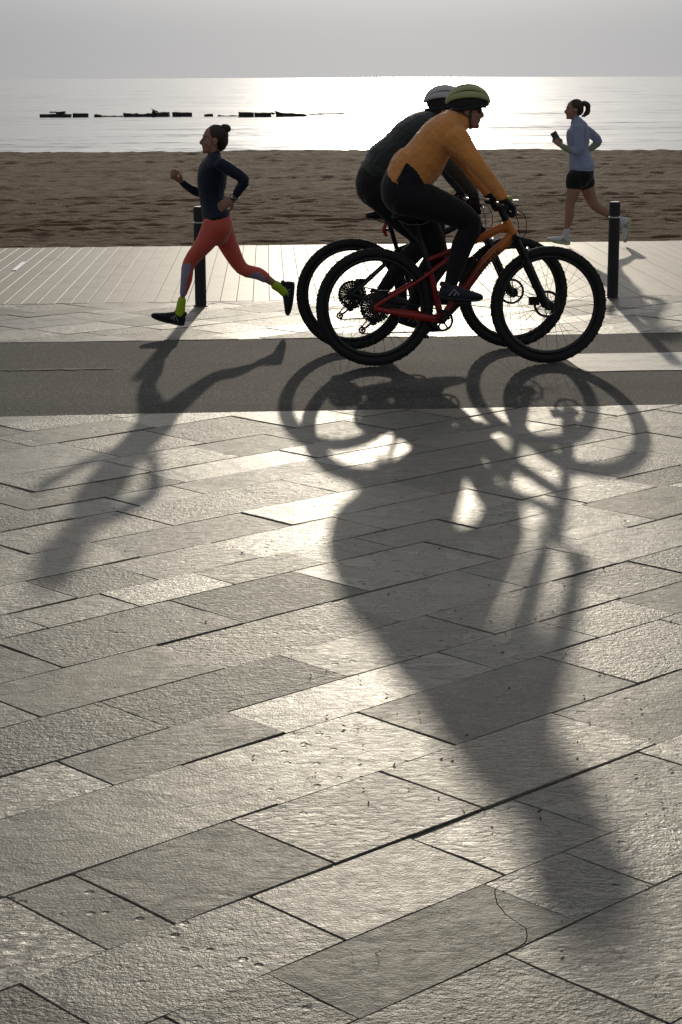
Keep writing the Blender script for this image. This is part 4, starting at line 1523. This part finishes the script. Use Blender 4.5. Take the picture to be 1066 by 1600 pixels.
    for i in range(16):
        a = rnd.uniform(0, 6.28)
        p0 = bc + Vector((math.cos(a) * .03, rnd.uniform(-.02, .02), math.sin(a) * .028)) if i < 9 else W(rnd.uniform(340, 350), rnd.uniform(222, 234), Y0)
        p1 = p0 + Vector((rnd.uniform(-.01, .03), rnd.uniform(-.015, .015), rnd.uniform(-.005, .022)))
        p2 = p1 + Vector((rnd.uniform(0, .03), rnd.uniform(-.015, .015), rnd.uniform(-.02, .015)))
        build('strand', MB().tube([p0, p1, p2], [.0016, .0013, .0006], 5), HAIR, hr)
    wc = W(367, 307, Y0 - .17)
    ax = (W(374, 296, Y0 - .19) - W(365, 310, Y0 - .165)).normalized()
    build('watch', MB().tube([wc - ax * .012, wc - ax * .011, wc + ax * .011, wc + ax * .012], [.03, .034, .034, .03], 18), STEEL, t)
runner_bun()

# ---------------------------------------------------------------- runner with the phone
PALEBLUE = fabric('pale_blue_top', (0.30, 0.34, 0.50), 0.75, 0.02, 18, 0.3)
PALESLEEVE = fabric('pale_lime_sleeve', (0.27, 0.30, 0.22), 0.75, 0.012)
SHORTS = fabric('black_shorts', (0.010, 0.010, 0.012), 0.8)
WHITESOCK = fabric('white_sock', (0.62, 0.60, 0.64), 0.8, 0.003, 40)
WHITESHOE = fabric('white_mesh_shoe', (0.62, 0.62, 0.62), 0.75, 0.003, 60)
YELLOWSOLE = simple('pale_yellow_sole', (0.55, 0.58, 0.25), 0.7)
BLACKMARK = simple('black_mark', (0.012, 0.012, 0.014), 0.6)

def runner_phone():
    Y0, s = 20.72, 144.5
    base = Vector((W(905, 340, Y0).x, Y0, 0))
    t = thing('person', 'ponytailed runner in pale blue top and black shorts holding a phone', 'person', base, 'runners')
    torso = S([(908.5, 259, 19.5, .168), (906.5, 247, 17, .14), (904, 235, 15, .122), (903.5, 222, 17, .132), (903.5, 210, 17.5, .148), (904, 199, 14.5, .162), (901.5, 191, 9, .11), (900, 185, 5.6, .055)], Y0, s)
    n_arm = S([(903, 199, 7.8, None, -.155), (904.5, 219, 7.2, None, -.185), (904, 235, 6.3, None, -.195), (890, 233.5, 5.2, None, -.18), (878, 228.5, 3.8, None, -.16)], Y0, s)
    f_arm = S([(910, 200, 7.8, None, .155), (925, 210, 7, None, .185), (935, 221, 6, None, .2), (926, 230, 5, None, .19), (917, 235, 3.8, None, .17)], Y0, s)
    pelvis = S([(908, 257, 16, .14), (908.5, 267, 18, .16), (908, 277, 17.5, .165), (907, 284, 12, .14)], Y0, s)
    f_leg = S([(900, 277, 13.5, .09, -.08), (896, 300, 10.2, .075, -.08), (890.5, 321, 7.2, .055, -.07), (890, 338, 7.0, .052, -.065), (886, 354, 4.4, .035, -.06), (884.5, 368, 4, .03, -.055)], Y0, s)
    r_leg = S([(913, 277, 13.5, .09, .08), (920, 300, 10.2, .075, .08), (930, 321, 7.8, .055, .07), (948, 332, 7.2, .052, .065), (960, 340, 5, .036, .06), (968, 345.5, 4, .03, .06)], Y0, s)
    neck = S([(901, 194, 6, .05), (899, 186, 5.2, .046), (897, 178, 5.8, .05)], Y0, s)
    mb = MB()
    add_lofts(mb, [torso, n_arm, f_arm, pelvis], -0.007)
    add_lofts(mb, [neck, f_leg, r_leg])
    hc = W(897, 171.3, Y0)
    P = head_tubes(mb, hc, 0.90, -1, R(0))
    hand_tubes(mb, W(878, 228.5, Y0 - .16), W(869, 220, Y0 - .14) - W(878, 228.5, Y0 - .16), Vector((-0.3, 1.0, 0.2)), Vector((-.5, -.2, 0.6)), 0.9, 0.85)
    hand_tubes(mb, W(917, 235, Y0 + .17), W(909, 238, Y0 + .15) - W(917, 235, Y0 + .17), Vector((0, -0.8, -0.3)), Vector((-.3, 0.2, 1.0)), 0.9, 0.9)
    organic('body', mb, SKIN, t, 0.0065, 3)
    face_parts(t, P, 0.9)
    top = MB()
    add_lofts(top, [torso[:-1], n_arm, f_arm], 0.002)
    add_lofts(top, [S([(901.5, 192, 9, .1), (900, 184.5, 6.0, .06)], Y0, s), S([(908, 255, 18.5, .16), (909, 261.5, 19.8, .176)], Y0, s)])
    organic('jacket', top, [PALEBLUE, PALESLEEVE], t, 0.008, 4, lambda v, p: 1 if (p[0] < 893 and v.y < Y0 - 0.11 and p[1] > 222 and (p[0] < 888 or p[1] > 226)) or (v.y > Y0 + 0.135 and p[1] > 222) else 0, 0.004, 9)
    sh = MB()
    add_lofts(sh, [pelvis, S([(900, 277, 13.8, .094, -.08), (897, 289, 12.4, .09, -.08)], Y0, s), S([(913, 277, 13.8, .094, .08), (916.5, 288, 12.4, .09, .08)], Y0, s)], 0.006)
    organic('shorts', sh, SHORTS, t, 0.008, 3, None, 0.004, 10)
    for st_ in (S([(886, 358, 4.6, .036, -.058), (884.6, 367, 4.8, .036, -.055), (883.5, 374, 5.5, .034, -.055)], Y0, s), S([(961, 341, 5.2, .038, .06), (968, 345.5, 4.9, .036, .06), (974, 350, 5.6, .034, .06)], Y0, s)):
        organic('sock', add_lofts(MB(), [st_], 0.001), WHITESOCK, t, 0.007, 2)
    shoe(t, W(890, 384, Y0 - .055), W(853.5, 378, Y0 - .055) - W(890, 384, Y0 - .055), Vector((0, 0, 1)), 0.255, WHITESHOE, YELLOWSOLE, BLACKMARK, True, WHITESHOE)
    shoe(t, W(987, 341, Y0 + .06), W(981, 379, Y0 + .06) - W(987, 341, Y0 + .06), Vector((-1, 0, 0)), 0.265, WHITESHOE, YELLOWSOLE, BLACKMARK, True, WHITESHOE)
    k = 0.9
    hm = MB()
    hm.ell(P(-0.022, 0, 0.036), (0.094 * k, 0.080 * k, 0.088 * k))
    hm.ell(P(-0.06, 0, 0.0), (0.056 * k, 0.064 * k, 0.07 * k))
    hr = organic('hair', hm, HAIR, t, 0.006, 3, None, 0.003, 40)
    pt = MB()
    for i in range(14):
        oy = rnd.uniform(-.03, .03)
        jx = lambda: rnd.uniform(-1.3, 1.3)
        pt.loft(S([(907, 164 + jx(), 3, .02, oy * .3), (913 + jx(), 161.5 + jx(), 3.2, .02, oy * .7), (918.5 + jx(), 164.5 + jx(), 3.4, .02, oy), (919 + jx(), 171 + jx(), 3.0, .018, oy), (916 + jx() * 2, 177 + jx() * 2, 1.6, .011, oy * 1.3), (912 + jx() * 3, 181 + jx() * 1.5, 0.6, .004, oy * 1.4)], Y0, s), n=8)
    organic('ponytail', pt, HAIR, hr, 0.005, 1)
    # phone in her hand
    pc = W(869.5, 216, Y0 - .125)
    ph = thing('phone', 'dark phone held upright by the ponytailed runner', 'phone', pc)
    dz = Vector((-0.50, 0.1, 0.86)).normalized()
    dx_ = Vector((0.86, 0.3, 0.5))
    dx_ = (dx_ - dz * dx_.dot(dz)).normalized()
    dn_ = dx_.cross(dz)
    xf = Matrix((dx_, dn_, dz)).transposed().to_4x4()
    xf.translation = pc
    m2 = MB().box(-.036, .036, -.0045, .0045, -.072, .072, xf=xf)
    build('case', m2, BLACKMARK, ph)
    xf2 = xf.copy()
    build('screen', MB().box(-.033, .033, .0046, .0052, -.068, .068, xf=xf), simple('phone_glass', (0.02, 0.025, 0.03), 0.1), ph)
runner_phone()

# ---------------------------------------------------------------- cyclists
BLACKTIGHTS = fabric('black_tights', (0.010, 0.010, 0.012), 0.75, 0.006)
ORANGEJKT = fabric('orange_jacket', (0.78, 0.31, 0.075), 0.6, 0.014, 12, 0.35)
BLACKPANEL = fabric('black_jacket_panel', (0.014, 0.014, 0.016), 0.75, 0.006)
DARKJKT = fabric('dark_green_grey_jacket', (0.030, 0.038, 0.036), 0.65, 0.014, 12, 0.35)
GLOVE = fabric('black_glove', (0.010, 0.010, 0.011), 0.8, 0.003, 50)
HELM_Y = simple('yellow_green_helmet', (0.40, 0.42, 0.19), 0.4)
HELM_W = simple('white_helmet', (0.55, 0.53, 0.53), 0.4)  # base colour lightened to stand in for sun glare washing over it
HELM_IN = simple('helmet_liner', (0.018, 0.018, 0.018), 0.85)
STRAP = simple('helmet_strap', (0.05, 0.06, 0.03), 0.8)
SNOOD = fabric('grey_neck_warmer', (0.09, 0.075, 0.06), 0.85, 0.006, 30)
LENS = simple('sunglass_lens', (0.01, 0.01, 0.01), 0.1)
CYCSHOE = fabric('grey_cycling_shoe', (0.03, 0.03, 0.045), 0.7, 0.003, 60)

def helmet(t, P, c, k, m_out, pitch):
    rot = Matrix.Rotation(pitch, 3, 'Y')
    def Q(v):
        return c + rot @ (Vector(v) * k)
    rx, ry, rz = 0.132, 0.098, 0.108
    # liner shell: upper part of an ellipsoid, open below
    nu, nv = 28, 9
    vs, fs = [], []
    for layer, g in ((0, 0.93), (1, 0.82)):
        for j in range(nv + 1):
            ph = R(108) * j / nv
            for i in range(nu):
                th = 2 * math.pi * i / nu
                z = math.cos(ph) * rz * g
                vs.append(Q((math.sin(ph) * math.cos(th) * rx * g, math.sin(ph) * math.sin(th) * ry * g, z)))
    n1 = (nv + 1) * nu
    for l in (0, 1):
        for j in range(nv):
            for i in range(nu):
                i2 = (i + 1) % nu
                fs.append((l * n1 + j * nu + i, l * n1 + (j + 1) * nu + i, l * n1 + (j + 1) * nu + i2, l * n1 + j * nu + i2))
    for i in range(nu):
        i2 = (i + 1) % nu
        fs.append((nv * nu + i, n1 + nv * nu + i, n1 + nv * nu + i2, nv * nu + i2))
    hp = build('helmet', MB().add(vs, fs), HELM_IN, t)
    # ribs of the outer shell, running front to back like the seams of a melon
    for q in (0, -31, 31, -60, 60):
        fi = R(q)
        st_ = []
        for a in np.linspace(6, 176, 13):
            al = R(float(a))
            drop = -0.012 * math.cos(al) * (1 if al > math.pi / 2 else 0.3)
            st_.append((Q((math.cos(al) * rx, math.sin(al) * math.sin(fi) * ry, math.sin(al) * math.cos(fi) * rz - drop * 0)), 0.0115 * k, (0.009 + 0.0135 * math.sin(al)) * k, fi))
        mbr = MB()
        lat_v = Vector((0, math.cos(fi), -math.sin(fi)))
        mbr.loft([(c_, a_, b_) for c_, a_, b_, _f in st_], lat=rot @ lat_v, n=10, sub=1)
        build('shell_rib', mbr, m_out, hp)
    ringp = []
    for i in range(33):
        th = 2 * math.pi * i / 32
        ringp.append(Q((math.cos(th) * rx * 0.96, math.sin(th) * ry * 0.96, -0.030 + 0.022 * math.cos(th))))
    build('rim_band', MB().tube(ringp, 0.0105 * k, 8), HELM_IN, hp)
    for s in (-1, 1):
        build('strap', MB().tube([P(0.03, s * 0.078, 0.03), P(0.012, s * 0.074, -0.03), P(0.02, s * 0.062, -0.08), P(0.035, s * 0.02, -0.115)], 0.0055, 6), STRAP, hp)
        build('strap', MB().tube([P(-0.07, s * 0.068, 0.01), P(-0.02, s * 0.078, -0.03), P(0.012, s * 0.073, -0.04)], 0.0055, 6), STRAP, hp)

def grip_hand(mb, wrist, grip_c, out, sc_, infl):
    """hand closed round a grip: wrist above and behind, fingers round the front"""
    d = (grip_c - wrist)
    kn = grip_c + Vector((0.018, 0, 0.03))
    d = kn - wrist
    pn = Vector((0.1, 0, -1))
    hand_tubes(mb, wrist, d, pn, Vector((0, -out, 0)), sc_, 1.25, infl, 0.8)

def cyclist(Y0, s, label, O, torso_st, arm_st, near_leg, far_leg, pelvis_st, head_px, hk, m_jacket, matfn, mats, helm_m, shoes, bar, group, extra):
    base = Vector((O.x + 0.42, Y0, 0))
    t = thing('person', label, 'person', base, group)
    torso = S(torso_st, Y0, s)
    n_arm = S(arm_st, Y0, s)
    f_arm = mirror(n_arm, Y0)
    pelvis = S(pelvis_st, Y0, s)
    nl = S(near_leg, Y0, s)
    fl = S(far_leg, Y0, s)
    hc = W(head_px[0], head_px[1], Y0)
    mb = MB()
    add_lofts(mb, [torso, n_arm, f_arm, pelvis, nl, fl], -0.009)
    nk = torso[-1][0]
    mb.loft([(nk - (hc - nk) * 0.3, .056, .06), (nk, .056, .058), (hc + Vector((-.02, 0, -.05)), .055, .055)])
    P = head_tubes(mb, hc, hk, 1, R(head_px[2]))
    grips = [O + Vector((bar.x - 0.024, sg * 0.295, bar.z + 0.003)) for sg in (-1, 1)]
    wr = [n_arm[-1][0], f_arm[-1][0]]
    for g_, w_, sg in zip(grips, wr, (-1, 1)):
        grip_hand(mb, w_, g_, sg, 1.0, -0.001)
    organic('body', mb, SKIN, t, 0.0065, 3)
    face_parts(t, P, hk)
    jk = MB()
    add_lofts(jk, [torso[:-1], n_arm, f_arm], 0.003, 2.15)
    jk.loft([(torso[-2][0], torso[-2][1] * .95, torso[-2][2] * .8), (torso[-1][0], torso[-1][1] * 0.92, 0.068)])
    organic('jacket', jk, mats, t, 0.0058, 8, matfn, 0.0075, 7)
    tg = MB()
    add_lofts(tg, [pelvis, nl, fl], 0.0)
    organic('tights', tg, BLACKTIGHTS, t, 0.008, 4, None, 0.003, 9)
    for g_, w_, sg in zip(grips, wr, (-1, 1)):
        gm = MB()
        grip_hand(gm, w_, g_, sg, 1.0, 0.0035)
        gm.loft([(w_ + (n_arm[-2][0] - n_arm[-1][0]) * 0.15 * (1 if sg < 0 else 0) if sg < 0 else w_, .032, .034), (w_.lerp(g_, 0.25), .03, .034)])
        organic('glove', gm, GLOVE, t, 0.0055, 2)
    helmet(t, P, hc + Vector((0.008, 0, 0.044)) * hk, hk, helm_m, R(head_px[2] - 4))
    for (h_, to_, dy) in shoes:
        hp_ = W(h_[0], h_[1], Y0 + dy)
        tp_ = W(to_[0], to_[1], Y0 + dy)
        shoe(t, hp_, tp_ - hp_, Vector((0, 0, 1)), 0.275, CYCSHOE, SOLEDARK, GREYMARK if extra else None, True, BLACKLACE)
    # neck warmer and glasses
    sn = MB().loft([(nk + Vector((-.006, 0, -.012)), .064, .066), (nk + (hc - nk) * 0.25 + Vector((.006, 0, 0)), .066, .066)])
    organic('neck_warmer', sn, SNOOD if extra else DARKJKT, t, 0.007, 3, None, .002, 20)
    gl = MB()
    for sg in (-1, 1):
        gl.loft([(P(0.090, sg * 0.012, 0.004), .006, .017), (P(0.088, sg * 0.035, 0.004), .006, .018), (P(0.072, sg * 0.058, 0.006), .004, .013)], lat=Vector((0, 0, 1)), n=10)
        gl.tube([P(0.072, sg * 0.060, 0.01), P(0.03, sg * 0.074, 0.008), P(-0.01, sg * 0.078, 0.006)], 0.003, 6)
    gl.tube([P(0.094, -0.012, 0.008), P(0.097, 0, 0.010), P(0.094, 0.012, 0.008)], 0.003, 6)
    build('sunglasses', gl, LENS, t)
    if extra:
        build('pocket_zip', MB().tube([W(620, 284, Y0 - .168), W(628, 270, Y0 - .176), W(635, 256, Y0 - .17)], 0.005, 6), BLACKPANEL, t)
    return t

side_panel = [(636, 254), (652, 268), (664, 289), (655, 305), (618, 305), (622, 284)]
cyclist(12.18, 246.0, 'cyclist in orange jacket and yellow-green helmet, nearest the camera', O1,
        [(628, 284, 29, .165), (643, 269, 36, .165), (663, 248, 33.5, .175), (683, 217, 28, .19), (706, 196, 24.5, .18), (720, 188, 17, .085), (726, 181, 14, .062)],
        [(711, 216, 21, .075, -.165), (738, 248, 13.5, .058, -.23), (758, 273, 11, .048, -.27), (773, 293, 9.5, .042, -.285), (785, 309, 7.5, .034, -.29)],
        [(632, 305, 31, .10, -.085), (690, 324, 25, .085, -.10), (736, 348, 17, .062, -.10), (722, 384, 16.5, .058, -.10), (711, 421, 12.5, .046, -.105), (703, 450, 9.5, .038, -.11)],
        [(630, 305, 31, .10, .085), (660, 350, 25, .085, .10), (683, 392, 17, .062, .10), (668, 425, 16.5, .058, .10), (654, 458, 12.5, .046, .105), (641, 487, 9.5, .038, .11)],
        [(637, 270, 28, .15), (628, 288, 31, .165), (624, 304, 28, .17), (634, 318, 24, .14)],
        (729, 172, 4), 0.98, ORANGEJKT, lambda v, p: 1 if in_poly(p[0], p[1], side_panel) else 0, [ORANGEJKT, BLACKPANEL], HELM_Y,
        [((686, 469), (752, 473), -.13), ((621, 506), (680, 521), .13)], Vector((0.79, 0, 1.0)), 'cyclists', True)
cyclist(12.945, 232.0, 'cyclist in dark jacket and white helmet, half hidden behind the orange jacket', O2,
        [(590, 270, 29, .165), (604, 258, 35, .165), (623, 239, 32, .175), (644, 211, 28, .19), (667, 195, 22.5, .18), (681, 187, 16, .085), (688, 181, 13, .062)],
        [(671, 215, 19, .075, -.165), (696, 248, 12.5, .056, -.23), (717, 273, 10.5, .046, -.27), (731, 291, 9, .040, -.285), (741, 306, 7.2, .034, -.29)],
        [(594, 296, 30, .10, -.085), (630, 338, 24, .085, -.10), (659, 376, 16, .062, -.10), (637, 404, 15.5, .058, -.10), (615, 431, 12, .046, -.105), (598, 453, 9.5, .038, -.11)],
        [(594, 296, 30, .10, .085), (640, 322, 24, .085, .10), (680, 352, 16, .062, .10), (678, 388, 15.5, .058, .10), (675, 425, 12, .046, .105), (672, 452, 9.5, .038, .11)],
        [(598, 260, 27, .15), (588, 278, 30, .165), (585, 294, 28, .17), (596, 308, 23, .14)],
        (693, 171, 6), 0.98, DARKJKT, None, [DARKJKT], HELM_W,
        [((578, 478), (638, 482), -.13), ((655, 474), (715, 478), .13)], Vector((0.775, 0, 0.985)), 'cyclists', False)

# ================================================================== SMALL LITTER ON THE PAVING
lit = MB()
spots = [(493, 1208), (396, 1182), (432, 1142), (180, 965), (195, 862), (322, 972), (378, 864), (455, 1026), (687, 858), (880, 1028), (884, 1022), (657, 1126), (690, 1186), (902, 1186), (986, 1266), (1010, 1273), (695, 1592), (843, 1269), (905, 1280), (878, 1488), (767, 972), (785, 1020), (8, 820), (240, 665), (555, 853), (655, 866), (878, 1440), (845, 1280), (1002, 1110), (1015, 1155), (1022, 1544)]
for i in range(60):
    spots.append((rnd.uniform(480, 1066), rnd.uniform(880, 1300)))
for (px, py) in spots:
    p = gnd(px, py, 0.001)
    a = rnd.uniform(0, math.pi)
    L_, w_ = rnd.uniform(0.003, 0.009), rnd.uniform(0.0015, 0.003)
    d_ = Vector((math.cos(a), math.sin(a), 0))
    n_ = Vector((-d_.y, d_.x, 0))
    h = rnd.uniform(0.002, 0.005)
    lit.add([p - d_ * L_, p + n_ * w_ + Vector((0, 0, h * .5)), p + d_ * L_ + Vector((0, 0, h)), p - n_ * w_, p + Vector((0, 0, h * 1.2))], [(0, 3, 4), (3, 2, 4), (2, 1, 4), (1, 0, 4), (0, 1, 2, 3)])
tag(obj('leaf_litter', lit.mesh('leaf_litter', simple('dry_litter', (0.03, 0.02, 0.014), 0.9))), 'scattered dark bits of leaf litter on the paving', kind='stuff')
